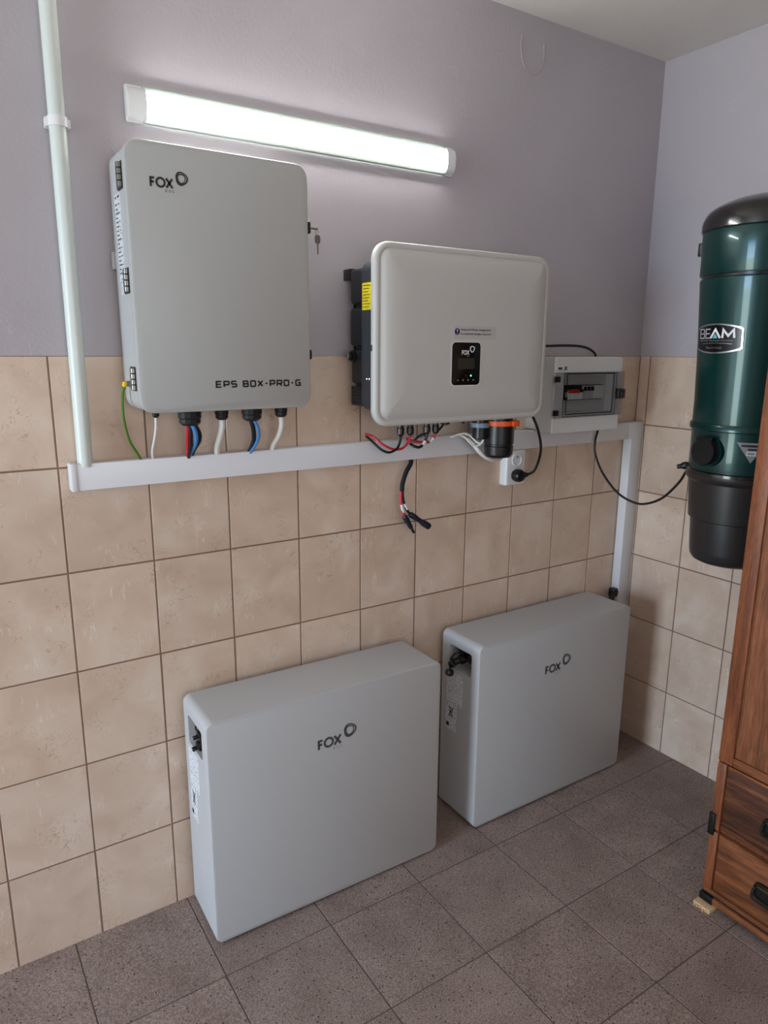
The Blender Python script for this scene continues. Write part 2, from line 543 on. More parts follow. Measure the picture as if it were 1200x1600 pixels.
# left wall with an open doorway, wall behind the camera with a window added for fill
lw = MB()
lw.box(XL - 0.15, XL, YF, DOOR[0], 0, H); lw.box(XL - 0.15, XL, DOOR[1], 0, 0, H); lw.box(XL - 0.15, XL, DOOR[0], DOOR[1], DOOR[2], H)
struct('wall_left', lw, M['paint'], 'painted wall with an open doorway')
fw = MB()
fw.box(XL, FILL_WIN[0], YF - 0.15, YF, 0, H); fw.box(FILL_WIN[1], XR, YF - 0.15, YF, 0, H)
fw.box(FILL_WIN[0], FILL_WIN[1], YF - 0.15, YF, 0, FILL_WIN[2]); fw.box(FILL_WIN[0], FILL_WIN[1], YF - 0.15, YF, FILL_WIN[3], H)
struct('wall_front', fw, M['paint'], 'painted wall with an added fill window, behind the viewer')
dfm = MB()
dfm.box(XL - 0.16, XL + 0.01, DOOR[0] - 0.05, DOOR[0], 0, DOOR[2] + 0.05); dfm.box(XL - 0.16, XL + 0.01, DOOR[1], DOOR[1] + 0.05, 0, DOOR[2] + 0.05)
dfm.box(XL - 0.16, XL + 0.01, DOOR[0], DOOR[1], DOOR[2], DOOR[2] + 0.05)
struct('door_1', dfm, M['white'], 'white frame of the open doorway')
wfm = MB()  # frame of the unseen window, added to carry the frontal fill
for a, b_ in ((FILL_WIN[0], FILL_WIN[0] + 0.05), (FILL_WIN[1] - 0.05, FILL_WIN[1]), ((FILL_WIN[0] + FILL_WIN[1]) / 2 - 0.03, (FILL_WIN[0] + FILL_WIN[1]) / 2 + 0.03)):
    wfm.box(a, b_, YF - 0.09, YF - 0.03, FILL_WIN[2], FILL_WIN[3])
wfm.box(FILL_WIN[0], FILL_WIN[1], YF - 0.09, YF - 0.03, FILL_WIN[2], FILL_WIN[2] + 0.05); wfm.box(FILL_WIN[0], FILL_WIN[1], YF - 0.09, YF - 0.03, FILL_WIN[3] - 0.05, FILL_WIN[3])
struct('fill_window_1', wfm, M['white'], 'white frame of the added fill window behind the viewer')


# wall tiles: one shared mesh per size
_tm = {}


def tile_mesh(kind, w, h, th, material, ch):
    k = (kind, round(w, 4), round(h, 4))
    if k in _tm: return _tm[k]
    a, c = w / 2, h / 2
    rings2 = [(0, 0.0), (0, th - ch), (ch, th)]
    out = []
    for ins, d in rings2:
        q = [(-a + ins, -c + ins), (a - ins, -c + ins), (a - ins, c - ins), (-a + ins, c - ins)]
        if kind == 'y': out.append([(p[0], -d, p[1]) for p in q])
        elif kind == 'x': out.append([(-d, p[0], p[1]) for p in q])
        else: out.append([(p[0], p[1], d) for p in q])
    mb = MB(); mb.loops(out)
    bmesh.ops.recalc_face_normals(mb.bm, faces=mb.bm.faces[:])
    me = bpy.data.meshes.new('tile'); mb.bm.to_mesh(me); mb.bm.free()
    me.materials.append(material)
    _tm[k] = me
    return me


def put_tile(kind, cx, cy, cz, w, h, th, material, parent, ch=0.0016):
    o = bpy.data.objects.new('tile', tile_mesh(kind, w, h, th, material, ch))
    o.location = (cx, cy, cz)
    COL.objects.link(o)
    o.parent = parent
    return o


rows = [(-0.004, HB)] + [(HB + k * TH, HB + (k + 1) * TH) for k in range(5)]
rt = random.Random(3)
for i in range(-16, 10):
    x0, x1 = i * TW, (i + 1) * TW
    if i == 9: x1 = XR
    for z0, z1 in rows:
        put_tile('y', (x0 + x1) / 2, 0.0045 + rt.uniform(-.0004, .0004), (z0 + z1) / 2, x1 - x0 - G, z1 - z0 - G, 0.0045, M['tile'], wall_back)
y = 0.0; k = 0
while y > -3.1:
    w = 0.0449 if k == 0 else 0.2048
    for z0, z1 in rows:
        put_tile('x', XR + 0.0045 + rt.uniform(-.0004, .0004), y - w / 2, (z0 + z1) / 2, w - G, z1 - z0 - G, 0.0045, M['tile'], wall_right)
    y -= w; k += 1
FS = 0.299
fxs = [XL] + [-0.0683 + m_ * FS for m_ in range(-11, 8)] + [XR]
fxs = sorted(x for x in fxs if x in (XL, XR) or XL + 0.03 < x < XR - 0.03)
fys = [0.0] + [-0.3098 - n_ * FS for n_ in range(0, 10)]
for x0, x1 in zip(fxs, fxs[1:]):
    if x1 - x0 < 0.02: continue
    for y1, y0 in zip(fys, fys[1:]):
        x1e = x1 + 0.006 if x1 == XR else x1; y1e = y1 + 0.006 if y1 == 0 else y1
        put_tile('z', (x0 + x1e) / 2, (y0 + y1e) / 2, -0.006 + rt.uniform(-.0003, .0003), x1e - x0 - 0.0035, y1e - y0 - 0.0035, 0.006, M['ftile'], floor, 0.0008)

# painted-over wire loop on the wall under the ceiling
lp = MB().tube([(1.372, 0.001, 2.445), (1.369, 0.0, 2.415), (1.378, 0.0, 2.375), (1.400, 0.0, 2.354), (1.428, 0.0, 2.351), (1.452, 0.0, 2.368), (1.463, 0.0, 2.400), (1.463, 0.001, 2.44)], 0.0011, 8)
tag(lp.build('wire_loop', M['paint']), 'thin U-shaped wire painted over high on the lilac wall', 'wire')

# ------------------------------------------------------------------ batteries
BW, BD, BZ0, BZ1 = 0.711, 0.188, 0.008, 0.645


def arc_ring(c, rx, ry, w_at, n=40, tri=0.10, rot=0.0):
    """rounded-triangle ring with a varying stroke; returns outer and inner outlines"""
    o, i = [], []
    for k in range(n):
        t = 2 * math.pi * k / n
        q = 1 + tri * math.cos(3 * (t - rot))
        w = w_at(t)
        o.append((c[0] + rx * q * math.cos(t), c[1] + ry * q * math.sin(t)))
        i.append((c[0] + (rx - w) * q * math.cos(t), c[1] + (ry - w) * q * math.sin(t)))
    return o, i


def logo(parent, fr, u0, v0, s, mk, mess, off=None):
    """dark three-letter mark with a swirled ring; s = cap height"""
    mb = MB()
    k = s / 0.020
    wd = 0.0046 * k
    h = 0.020 * k
    hw = wd / 2
    F = [[(hw, 0), (hw, h - hw), (0.0105 * k, h - hw)], [(hw, h * 0.48), (0.0095 * k, h * 0.48)]]
    co, ro = (0.0235 * k, h / 2), (0.0105 * k - hw + 0.0006 * k)
    O = [(co[0] + ro * math.cos(2 * math.pi * a / 28), co[1] + ro * math.sin(2 * math.pi * a / 28)) for a in range(28)]
    O.append(O[0])
    X = [[(0.0358 * k, hw * .3), (0.0492 * k, h - hw * .3)], [(0.0358 * k, h - hw * .3), (0.0492 * k, hw * .3)]]
    mb.ribbon(fr_shift(fr, u0, v0), F + [O] + X, wd, 0.0006)
    mb.build('logo_letters', mk, parent, off=off)
    mb = MB()
    c = (0.0697 * k, 0.0225 * k)
    f2 = fr_shift(fr, u0, v0)
    for rx, ry, wa, rot, dc in ((0.0138 * k, 0.0142 * k, lambda t: (0.0026 + 0.0024 * (0.5 - 0.5 * math.sin(t + .6))) * k, 2.2, (0, 0)),
                                (0.0094 * k, 0.0099 * k, lambda t: (0.0014 + 0.0012 * (0.5 + 0.5 * math.sin(t))) * k, 2.5, (-0.0003 * k, 0.0006 * k))):
        o_, i_ = arc_ring((c[0] + dc[0], c[1] + dc[1]), rx, ry, wa, 40, 0.06, rot)
        rings = [[f2(*o_[q], 0), f2(*o_[q], .0006), f2(*i_[q], .0006), f2(*i_[q], 0)] for q in range(40)]
        rings.append(rings[0])
        mb.loops(rings, False, False)
    mb.build('logo_ring', mk, parent, off=off)
    lettering('logo_subtitle', 'E S S', fr_shift(fr, u0, v0), 0.033 * k, -0.0085 * k, 0.019 * k, 0.0055 * k, mess, parent, off=off)


def fr_shift(fr, du, dv): return lambda u, v, w: fr(u + du, v + dv, w)


def battery(label, loc, rotz, wired):
    t = thing('battery_unit', label, 'battery', loc, 'floor-standing battery boxes', rotz)
    Z = (0, 0, 0)
    c = MB().rprism('y', 0, BW, BZ0, BZ1, 0.021, [(0.003, 0.0), (0.0, -0.003), (0, -BD + 0.005), (0.0015, -BD + 0.0015), (0.005, -BD)], 8).build('casing', M['batt'], None, off=Z)
    # open pocket at the top of the left side
    cut(c, MB().rprism('x', -0.150, -0.040, 0.528, 0.606, 0.008, [(0, -0.02), (0, 0.055)]))
    c.parent = t
    for x in (0.06, BW - 0.06):
        for yy in (-0.03, -BD + 0.03): MB().cyl((x, yy, 0), (x, yy, 0.012), 0.02).build('foot', M['black'], t, off=Z)
    # labels on the left side
    fr = lambda u, v, w: (-w, -u, v)
    MB().plate(fr, rrect(0.030, 0.110, 0.405, 0.515, 0.002), 0, 0.0005).build('rating_label', M['lab'], t, off=Z)
    lb = MB().plate(fr, rrect(0.028, 0.083, 0.305, 0.400, 0.002), 0, 0.0005).build('disposal_label', M['lab'], t, off=Z)
    # crossed-out bin symbol
    s = MB()
    s.ribbon(fr, [[(0.045, 0.352), (0.066, 0.388)], [(0.066, 0.352), (0.045, 0.388)], [(0.048, 0.384), (0.064, 0.384)], [(0.050, 0.384), (0.052, 0.356), (0.061, 0.356), (0.063, 0.384)]], 0.0022, 0.0010)
    s.build('bin_symbol', M['inkblk'], lb, off=Z)
    MB().plate(fr, rrect(0.034, 0.047, 0.314, 0.328, 0.0005, 1), 0, 0.0010).build('symbol_bar', M['inkblk'], lb, off=Z)
    # sockets inside the pocket
    if not wired:
        for (yy, zz, r) in ((-0.098, 0.575, 0.016), (-0.086, 0.537, 0.018)):
            q = MB().lathe((0.05, yy, zz), [(r * .8, 0), (r * .8, 0.02), (r, 0.022), (r, 0.042), (r * .8, 0.044), (r * .35, 0.045), (r * .35, 0.056), (r * .3, 0.057)], 16, (-1, 0, -0.15))
            q.build('socket_cap', M['black'], t, off=Z)
        MB().tube([(0.045, -0.105, 0.600), (0.02, -0.088, 0.604), (0.008, -0.080, 0.590), (0.01, -0.086, 0.577), (0.03, -0.098, 0.575)], 0.0022, 6).build('cap_strap', M['black'], t, off=Z)
        MB().tube([(0.02, -0.105, 0.570), (0.008, -0.116, 0.558), (0.01, -0.112, 0.546), (0.03, -0.10, 0.54)], 0.0028, 6).build('cap_strap', M['black'], t, off=Z)
    else:
        q = MB().lathe((0.05, -0.095, 0.574), [(0.012, 0), (0.012, 0.015), (0.016, 0.016), (0.016, 0.045), (0.011, 0.048), (0.011, 0.066)], 16, (-1, 0.25, -0.25))
        q.build('cable_plug', M['black'], t, off=Z)
        q = MB().lathe((0.05, -0.090, 0.600), [(0.017, 0), (0.017, 0.045), (0.012, 0.048)], 16, (-1, 0, 0))
        q.build('cable_plug', M['black'], t, off=Z)
        q = MB().lathe((0.05, -0.138, 0.583), [(0.015, 0), (0.015, 0.044), (0.010, 0.046)], 16, (-1, 0, 0))
        q.build('cable_plug', M['black'], t, off=Z)
        MB().lathe((-0.008, -0.060, 0.542), [(0.010, 0), (0.013, 0.002), (0.013, 0.020), (0.009, 0.022)], 14, (0, -0.5, 0.5)).build('loose_cap', M['black'], t, off=Z)
        MB().lathe((-0.012, -0.050, 0.512), [(0.009, 0), (0.012, 0.002), (0.012, 0.018), (0.009, 0.020)], 14, (-0.2, -0.9, 0.3)).build('loose_cap', M['black'], t, off=Z)
        MB().tube([(0.01, -0.080, 0.594), (-0.004, -0.068, 0.580), (-0.010, -0.058, 0.560), (-0.010, -0.056, 0.545), (-0.010, -0.056, 0.515)], 0.0028, 6).build('cap_strap', M['black'], t, off=Z)
        MB().tube([(0.015, -0.095, 0.574), (0.014, -0.117, 0.572), (0.015, -0.138, 0.583)], 0.006, 8).build('cap_strap', M['black'], t, off=Z)
    # brand mark on the front
    u0 = 0.302 if not wired else 0.290
    logo(t, lambda u, v, w: (u, -BD - w, v), u0, 0.482, 0.0285, M['inkgrey'], M['inklite'], off=Z)
    return t


battery('large light grey battery box standing nearest, capped sockets in its side pocket', (0.2445, -0.0285, 0), math.radians(-1.1), False)
battery('light grey battery box by the room corner, black plugs in its side pocket', (1.1085, -0.033, 0), 0.0, True)

# ------------------------------------------------------------------ cable trunking and conduit
t = thing('cable_trunking', 'long white plastic cable trunking running across the tiles', 'trunking', (1.0, 0, 1.217))
MB().box(0.030, 1.957, -0.004, -0.040, 1.217, 1.277, 0.0015).build('channel', M['pvc'], t)
MB().box(0.026, 1.957, -0.0385, -0.0412, 1.2165, 1.2775, 0.001).build('lid', M['pvc'], t)
MB().box(0.0193, 0.0335, -0.0035, -0.0430, 1.2148, 1.2792, 0.0025).build('end_cap', M['pvc'], t)
t = thing('cable_trunking', 'short upright white cable trunking in the room corner', 'trunking', (2.0, 0, 0.3))
MB().box(1.9755, 2.0372, -0.004, -0.0405, 0.30, 1.2770, 0.0015).build('channel', M['pvc'], t)
MB().box(1.9585, 2.0376, -0.0388, -0.0424, 1.2160, 1.2780, 0.001).build('corner_cover', M['pvc'], t)

t = thing('conduit_pipe', 'white vertical conduit pipe rising from the trunking to the ceiling', 'pipe', (0.0545, -0.028, 1.277))
MB().cyl((0.0545, -0.028, 1.270), (0.0610, -0.028, H), 0.0168, 32).build('pipe', M['pipe'], t)
cl = MB()
cl.cyl((0.0592, -0.028, 1.984), (0.0593, -0.028, 2.004), 0.0195, 32)
cl.box(0.0360, 0.0826, -0.001, -0.022, 1.984, 2.004, 0.002)
cl.box(0.0345, 0.0445, -0.016, -0.030, 1.984, 2.002, 0.002); cl.box(0.0745, 0.0845, -0.016, -0.030, 1.984, 2.002, 0.002)
cl.build('clip', M['white'], t)

# ------------------------------------------------------------------ tube light
t = thing('tube_light', 'lit white LED tube light mounted high on the lilac wall', 'lamp', (0.66, 0, 2.062))
LZ0, LZ1 = 2.0245, 2.1000


def lamp_sec(x, depth, ins=0.0, n=14):
    zc, hh = (LZ0 + LZ1) / 2, (LZ1 - LZ0) / 2 - ins
    pts = [(x, 0.0, zc - hh), (x, -0.006, zc - hh)]
    for k in range(n + 1):
        a = -1 + 2 * k / n
        pts.append((x, -0.006 - depth * math.sqrt(max(0, 1 - abs(a) ** 2.6)), zc + a * (hh - 0.003)))
    pts += [(x, -0.006, zc + hh), (x, 0.0, zc + hh)]
    return pts


MB().box(0.243, 1.090, -0.0, -0.012, LZ0 + 0.001, LZ1 - 0.001, 0.001).build('backplate', M['alu'], t)
MB().loops([lamp_sec(0.246, 0.019, 0.006), lamp_sec(1.088, 0.019, 0.006)]).build('diffuser', M['diff'], t)
MB().loops([lamp_sec(0.2050, 0.014, 0.003), lamp_sec(0.2075, 0.020), lamp_sec(0.2475, 0.021)]).build('end_cap', M['white'], t)
MB().loops([lamp_sec(1.0865, 0.021), lamp_sec(1.1155, 0.020), lamp_sec(1.1185, 0.014, 0.003)]).build('end_cap', M['white'], t)

# ------------------------------------------------------------------ backup-power cabinet
t = thing('electrical_cabinet', 'large light grey wall cabinet with hinged door under the tube light', 'cabinet', (0.365, 0, 1.3955))
EX0, EX1, EZ0, EZ1, EY = 0.1565, 0.5740, 1.3955, 1.9555, -0.155
MB().rprism('y', EX0 + .002, EX1 - .002, EZ0 + .002, EZ1 - .002, 0.030, [(0.004, -0.012), (0.0, -0.016), (0, -0.128)], 8).build('body', M['boxside'], t)
MB().rprism('y', EX0 + .004, EX1 - .004, EZ0 + .004, EZ1 - .004, 0.028, [(0, -0.128), (0, -0.130)], 8).build('gasket', M['inkgrey'], t)
door = MB().rprism('y', EX0, EX1, EZ0, EZ1, 0.032, [(0.0, -0.130), (0.0, EY + 0.004), (0.0012, EY + .0012), (0.004, EY)], 8).build('door', M['box'], t)
for zc in (1.888, 1.678, 1.470):
    h = MB()
    for k in range(4):
        z0 = zc - 0.0245 + k * 0.01225
        h.cyl((EX0 - 0.004, -0.125, z0 + .0006), (EX0 - 0.004, -0.125, z0 + 0.0116), 0.0066, 14, 0.0008)
        h.box(EX0 - 0.0035, EX0 + 0.001, -0.092, -0.125, z0 + .0006, z0 + 0.0116, 0.0008)
    hp = h.build('hinge', M['hinge'], t)
    MB().box(EX0 - 0.0012, EX0 + 0.001, -0.0895, -0.1325, zc - 0.0262, zc + 0.0262).build('hinge_plate', M['ink'], hp)
fr = fr_x(EX0 + .002)
lb = MB().plate(fr, rrect(0.047, 0.093, 1.680, 1.860, 0.001), 0, 0.0006).build('rating_label', M['lab'], t)
s = MB()
for k in range(17):
    z = 1.838 - k * 0.0088
    s.ribbon(fr, [[(0.052, z), (0.066 + 0.004 * (k % 3), z)]], 0.0022, 0.0011)
    if k % 2 == 0: s.ribbon(fr, [[(0.076, z), (0.086, z)]], 0.0018, 0.0011)
s.ribbon(fr, [[(0.054, 1.853), (0.062, 1.853)], [(0.072, 1.853), (0.088, 1.853)]], 0.004, 0.0011)
s.build('print', M['ink'], lb)
MB().plate(fr, rrect(0.055, 0.078, 1.652, 1.676, 0.001), 0, 0.0006).build('small_label', M['lab'], t)
MB().box(EX0 - 0.005, EX0 + 0.004, -0.002, -0.013, 1.710, 1.748, 0.001).build('mounting_lug', M['boxside'], t)
MB().box(EX1 - 0.004, EX1 + 0.006, -0.002, -0.013, 1.600, 1.640, 0.001).build('mounting_lug', M['boxside'], t)
lk = MB().rprism('x', -0.152, -0.128, 1.806, 1.834, 0.004, [(0, EX1 - .002), (0, EX1 + 0.006), (0.002, EX1 + 0.0085)]).build('latch', M['black'], t)
MB().cyl((EX1 + 0.008, -0.140, 1.820), (EX1 + 0.0105, -0.140, 1.820), 0.006, 16).build('lock_cylinder', M['chrome'], lk)
MB().rprism('x', -0.150, -0.130, 1.512, 1.536, 0.004, [(0, EX1 - .002), (0, EX1 + 0.0055), (0.002, EX1 + 0.008)]).build('latch', M['black'], t)
sc_ = MB()
sc_.cyl((EX0 + .003, -0.066, 1.4555), (EX0 - 0.012, -0.066, 1.4555), 0.003, 12); sc_.cyl((EX0 + .003, -0.066, 1.4615), (EX0 - 0.006, -0.066, 1.4615), 0.0024, 12)
sc_.cyl((EX0 + .003, -0.066, 1.4555), (EX0 - 0.004, -0.066, 1.4555), 0.0056, 6)
sc_.build('earth_screw', M['steel'], t)
logo(t, fr_y(EY), 0.2052, 1.8667, 0.0195, M['ink'], M['inkgrey'])
# squared model lettering
GL = {'E': [[(1, 0), (0, 0), (0, 1), (1, 1)], [(0, .5), (.9, .5)]],
      'P': [[(0, 0), (0, 1), (.9, 1), (1, .9), (1, .5), (.9, .4), (0, .4)]],
      'S': [[(0, 0), (.9, 0), (1, .1), (1, .42), (.9, .5), (.1, .5), (0, .6), (0, .9), (.1, 1), (1, 1)]],
      'B': [[(0, 0), (0, 1), (.85, 1), (.95, .9), (.95, .6), (.85, .5), (0, .5)], [(.85, .5), (1, .4), (1, .1), (.9, 0), (0, 0)]],
      'O': [[(.12, 0), (.88, 0), (1, .12), (1, .88), (.88, 1), (.12, 1), (0, .88), (0, .12), (.12, 0)]],
      'X': [[(0, 0), (1, 1)], [(0, 1), (1, 0)]],
      'R': [[(0, 0), (0, 1), (.9, 1), (1, .9), (1, .52), (.9, .42), (0, .42)], [(.5, .42), (1, 0)]],
      'G': [[(1, 1), (.12, 1), (0, .88), (0, .12), (.12, 0), (1, 0), (1, .46), (.5, .46)]],
      '-': [[(0.1, .5), (.9, .5)]]}
s = MB()
u = 0.3285
txt = 'EPS BOX-PRO-G'
ch, cw, gap = 0.0132, 0.0147, 0.0038
for c in txt:
    if c == ' ': u += 0.0105; continue
    w_ = cw * (0.62 if c == '-' else 1)
    s.ribbon(fr_y(EY), [[(u + p[0] * (w_ - .003) + .0015, 1.4487 + .0013 + p[1] * (ch - .0006)) for p in st] for st in GL[c]], 0.0036, 0.0006)
    u += w_ + gap
EPS_END = u
s.build('model_lettering', M['inkblk'], t)
# cable glands under the cabinet
for x, r, L in ((0.2065, 0.0085, 0.017), (0.2865, 0.0270, 0.040), (0.3655, 0.0165, 0.030), (0.4440, 0.0255, 0.036), (0.5235, 0.0165, 0.030)):
    q = MB().lathe((x, -0.085, EZ0 + 0.003), [(r * .92, 0), (r * .92, 0.006), (r, 0.008), (r, L * .55), (r * .93, L * .62), (r * .93, L * .85), (r * .72, L), (r * .4, L + .002)], 12, (0, 0, -1))
    q.build('cable_gland', M['black'], t, sharp=25)

# key hanging in the upper lock
t = thing('key', 'small metal keys hanging from the lock of the grey cabinet', 'key', (0.59, -0.140, 1.80))
MB().box(0.5835, 0.606, -0.139, -0.141, 1.8175, 1.8225, 0.0006).build('inserted_key', M['steel'], t)
MB().tube([(0.604 + 0.004 * math.cos(a), -0.140 + .002 * math.sin(a), 1.815 + 0.009 * math.sin(a)) for a in [math.pi * 2 * k / 12 for k in range(13)]], 0.0008, 6, 2).build('key_ring', M['steel'], t)
k_ = MB()
k_.rprism('y', 0.5985, 0.6135, 1.786, 1.807, 0.006, [(0.0005, -0.139), (0, -0.1395), (0, -0.1410), (0.0005, -0.1415)])
k_.box(0.6045, 0.6085, -0.1395, -0.1410, 1.762, 1.788, 0.0004)
k_.build('hanging_key', M['steel'], t)


# ------------------------------------------------------------------ cables under the cabinet
def cable(name, label, pts, r, mt, cat='cable', group=None, seg=10):
    o = MB().tube(pts, r, seg).build(name, M[mt])
    return tag(o, label, cat, group)


t = thing('earth_cable', 'green and yellow earth wire curving from the cabinet side to the trunking', 'cable', (0.15, -0.06, 1.277))
MB().tube([(0.1475, -0.066, 1.4535), (0.1405, -0.066, 1.435), (0.1385, -0.064, 1.40), (0.1415, -0.060, 1.365), (0.152, -0.050, 1.325), (0.168, -0.038, 1.297), (0.183, -0.030, 1.270)], 0.0030, 10).build('wire', M['green'], t)
MB().lathe((0.1480, -0.066, 1.4620), [(0.0045, 0), (0.006, 0.002), (0.006, 0.008), (0.0035, 0.012)], 12, (-0.25, 0, -1)).build('ring_terminal', M['yellow'], t)
cable('thin_white_cable', 'thinnest white cable below the cabinet, dropping from the smallest gland', [(0.2065, -0.085, 1.382), (0.2055, -0.083, 1.355), (0.2035, -0.070, 1.325), (0.2045, -0.045, 1.298), (0.209, -0.028, 1.270)], 0.0032, 'wcable')
cable('red_cable', 'red wire among the bundle dropping from the largest cabinet gland', [(0.279, -0.085, 1.362), (0.280, -0.080, 1.335), (0.285, -0.060, 1.305), (0.292, -0.030, 1.270)], 0.0050, 'red')
cable('black_cable', 'black wire bowing outward beside the blue one under the largest gland', [(0.294, -0.092, 1.362), (0.306, -0.090, 1.340), (0.310, -0.075, 1.318), (0.306, -0.050, 1.296), (0.300, -0.028, 1.270)], 0.0046, 'rubber')
cable('blue_cable', 'blue wire in the middle of the bundle under the largest cabinet gland', [(0.287, -0.095, 1.362), (0.295, -0.095, 1.340), (0.299, -0.082, 1.318), (0.297, -0.055, 1.293), (0.292, -0.030, 1.270)], 0.0052, 'blue')
cable('black_cable', 'black wire between the red and blue wires under the largest gland', [(0.283, -0.090, 1.362), (0.286, -0.088, 1.335), (0.289, -0.072, 1.308), (0.293, -0.034, 1.270)], 0.0046, 'rubber')
cable('thick_white_cable', 'thick white cable between the two big glands, going into the trunking', [(0.3655, -0.085, 1.368), (0.3655, -0.084, 1.350), (0.3625, -0.072, 1.322), (0.364, -0.048, 1.295), (0.371, -0.026, 1.268)], 0.0078, 'wcable')
cable('black_cable', 'black wire twisted with a blue one under the second big gland', [(0.441, -0.085, 1.364), (0.449, -0.080, 1.335), (0.456, -0.060, 1.305), (0.455, -0.028, 1.270)], 0.0058, 'rubber')
cable('blue_cable', 'blue wire twisted with a black one under the second big gland', [(0.446, -0.093, 1.364), (0.457, -0.092, 1.338), (0.462, -0.072, 1.308), (0.454, -0.034, 1.270)], 0.0042, 'blue')
cable('white_cable', 'white cable under the gland nearest the inverter, going into the trunking', [(0.5235, -0.085, 1.368), (0.5245, -0.084, 1.345), (0.5225, -0.070, 1.318), (0.5190, -0.045, 1.292), (0.5190, -0.028, 1.268)], 0.0070, 'wcable')

# ------------------------------------------------------------------ inverter
t = thing('solar_inverter', 'wide light grey solar inverter with small black display on the wall', 'inverter', (1.024, 0, 1.34))
IX0, IX1, IZ0, IZ1 = 0.730, 1.337, 1.340, 1.800
MB().rprism('y', IX0, IX1, IZ0, IZ1, 0.046, [(0.004, -0.184), (0.0, -0.187), (0.0, -0.196), (0.0015, -0.201), (0.005, -0.204), (0.014, -0.2055), (0.0165, -0.2035), (0.019, -0.2045), (0.024, -0.2085), (0.034, -0.2125), (0.055, -0.2160), (0.09, -0.2175)], 10).build('front_cover', M['inv'], t, sharp=60)
MB().rprism('y', IX0 + .012, IX1 - .018, 1.378, 1.758, 0.028, [(0.003, -0.119), (0, -0.122), (0, -0.186)], 8).build('shell', M['anth'], t)
for z0, z1, y0 in ((1.655, 1.745, -0.036), (1.545, 1.645, -0.034), (1.445, 1.537, -0.040)):
    MB().rprism('y', IX0 + .027, IX1 - .033, z0, z1, 0.010, [(0.006, y0), (0.001, y0 - 0.006), (0, y0 - 0.012), (0, -0.122)], 4).build('rear_cover', M['anth2'], t)
MB().box(IX0 + .038, IX1 - .044, -0.048, -0.122, 1.44, 1.742, 0.002).build('heat_sink', M['anth2'], t)
br = MB()
br.box(IX0 + .060, IX1 - .060, -0.0, -0.006, 1.50, 1.740, 0.001); br.box(IX0 + .028, IX0 + .070, -0.001, -0.04, 1.718, 1.747, 0.001); br.box(IX1 - .062, IX1 - .042, -0.004, -0.06, 1.712, 1.745, 0.001)
br.build('wall_bracket', M['black'], t)
fg = MB().box(IX0 + .028, IX0 + .20, -0.040, -0.118, 1.386, 1.438, 0.002).build('fan_guard', M['anth2'], t)
s = MB()
for a in range(7):
    for b_ in range(5):
        yy, zz = -0.045 - a * 0.0100 - (0.004 if b_ % 2 else 0), 1.392 + b_ * 0.0095
        s.box(IX0 + .0265, IX0 + .0282, yy, yy - 0.0055, zz, zz + 0.0055)
s.build('grille', M['black'], fg)
kb = MB().lathe((IX0 + .030, -0.056, 1.519), [(0.016, 0), (0.016, 0.008), (0.012, 0.010), (0.012, 0.018), (0.010, 0.020)], 20, (-1, 0, 0)).build('switch_knob', M['black'], t)
MB().box(IX0 + .0065, IX0 + .014, -0.053, -0.059, 1.508, 1.530, 0.001).build('knob_grip', M['steel'], kb)
fr = fr_x(IX0 + .012)
wl = MB().plate(fr, rrect(0.126, 0.170, 1.636, 1.703, 0.001), 0, 0.0006).build('warning_label', M['laby'], t)
s = MB()
for k in range(8): s.ribbon(fr, [[(0.131, 1.696 - k * .0075), (0.165 - .005 * (k % 3), 1.696 - k * .0075)]], 0.0018, 0.001)
s.build('print', M['ink'], wl)
s = MB()
for yy in (-0.150, -0.162): s.lathe((IX0 + .012, yy, 1.462), [(0.004, 0), (0.004, 0.002), (0.002, 0.0035)], 12, (-1, 0, 0))
s.build('screws', M['chrome'], t)
MB().box(IX0 - 0.001, IX0 + .004, -0.1865, -0.1945, 1.533, 1.548, 0.001).build('cover_clip', M['steel'], t)
# display
FY = -0.2175
dp = MB().rprism('y', 0.9685, 1.0685, 1.4430, 1.5575, 0.012, [(0, FY + .002), (0, FY - 0.0005), (0.0012, FY - 0.0012)], 6).build('display_panel', M['badge'], t)
MB().rprism('y', 0.9655, 1.0715, 1.4400, 1.5605, 0.015, [(0, FY + .002), (0.001, FY - 0.0003)], 6).build('display_bezel', M['white'], t)
MB().rprism('y', 0.9885, 1.0475, 1.4860, 1.5155, 0.001, [(0, FY), (0, FY - 0.0016)]).build('screen', M['screen'], dp)
lettering('display_logo', 'FOX', fr_y(FY - .0012), 1.0015, 1.5245, 0.0270, 0.0125, M['inkw'], dp, bold=0.03)
o_, i_ = arc_ring((1.0382, 1.5400), 0.0082, 0.0088, lambda a: 0.0026, 24, 0.08, 0.4)
s = MB(); f2 = fr_y(FY - .0012)
rings = [[f2(*o_[q], 0), f2(*o_[q], .0006), f2(*i_[q], .0006), f2(*i_[q], 0)] for q in range(24)]; rings.append(rings[0]); s.loops(rings, False, False)
s.build('display_logo_ring', M['inkw'], dp)
lettering('display_logo_subtitle', 'ESS', fr_y(FY - .0012), 1.0185, 1.5195, 0.010, 0.003, M['inklite'], dp)
MB().lathe((1.0360, FY - .001, 1.4685), [(0.0027, 0), (0.0027, 0.0008)], 12, (0, -1, 0)).build('indicator_light', M['led'], dp)
MB().lathe((1.0190, FY - .001, 1.4685), [(0.0022, 0), (0.0022, 0.0006)], 12, (0, -1, 0)).build('indicator_dark', M['screen'], dp)
for k in range(4):
    MB().lathe((0.9905 + k * .0182, FY - .001, 1.4565), [(0.0022, 0), (0.0022, 0.0006)], 10, (0, -1, 0)).build('touch_key', M['inklite'], dp)
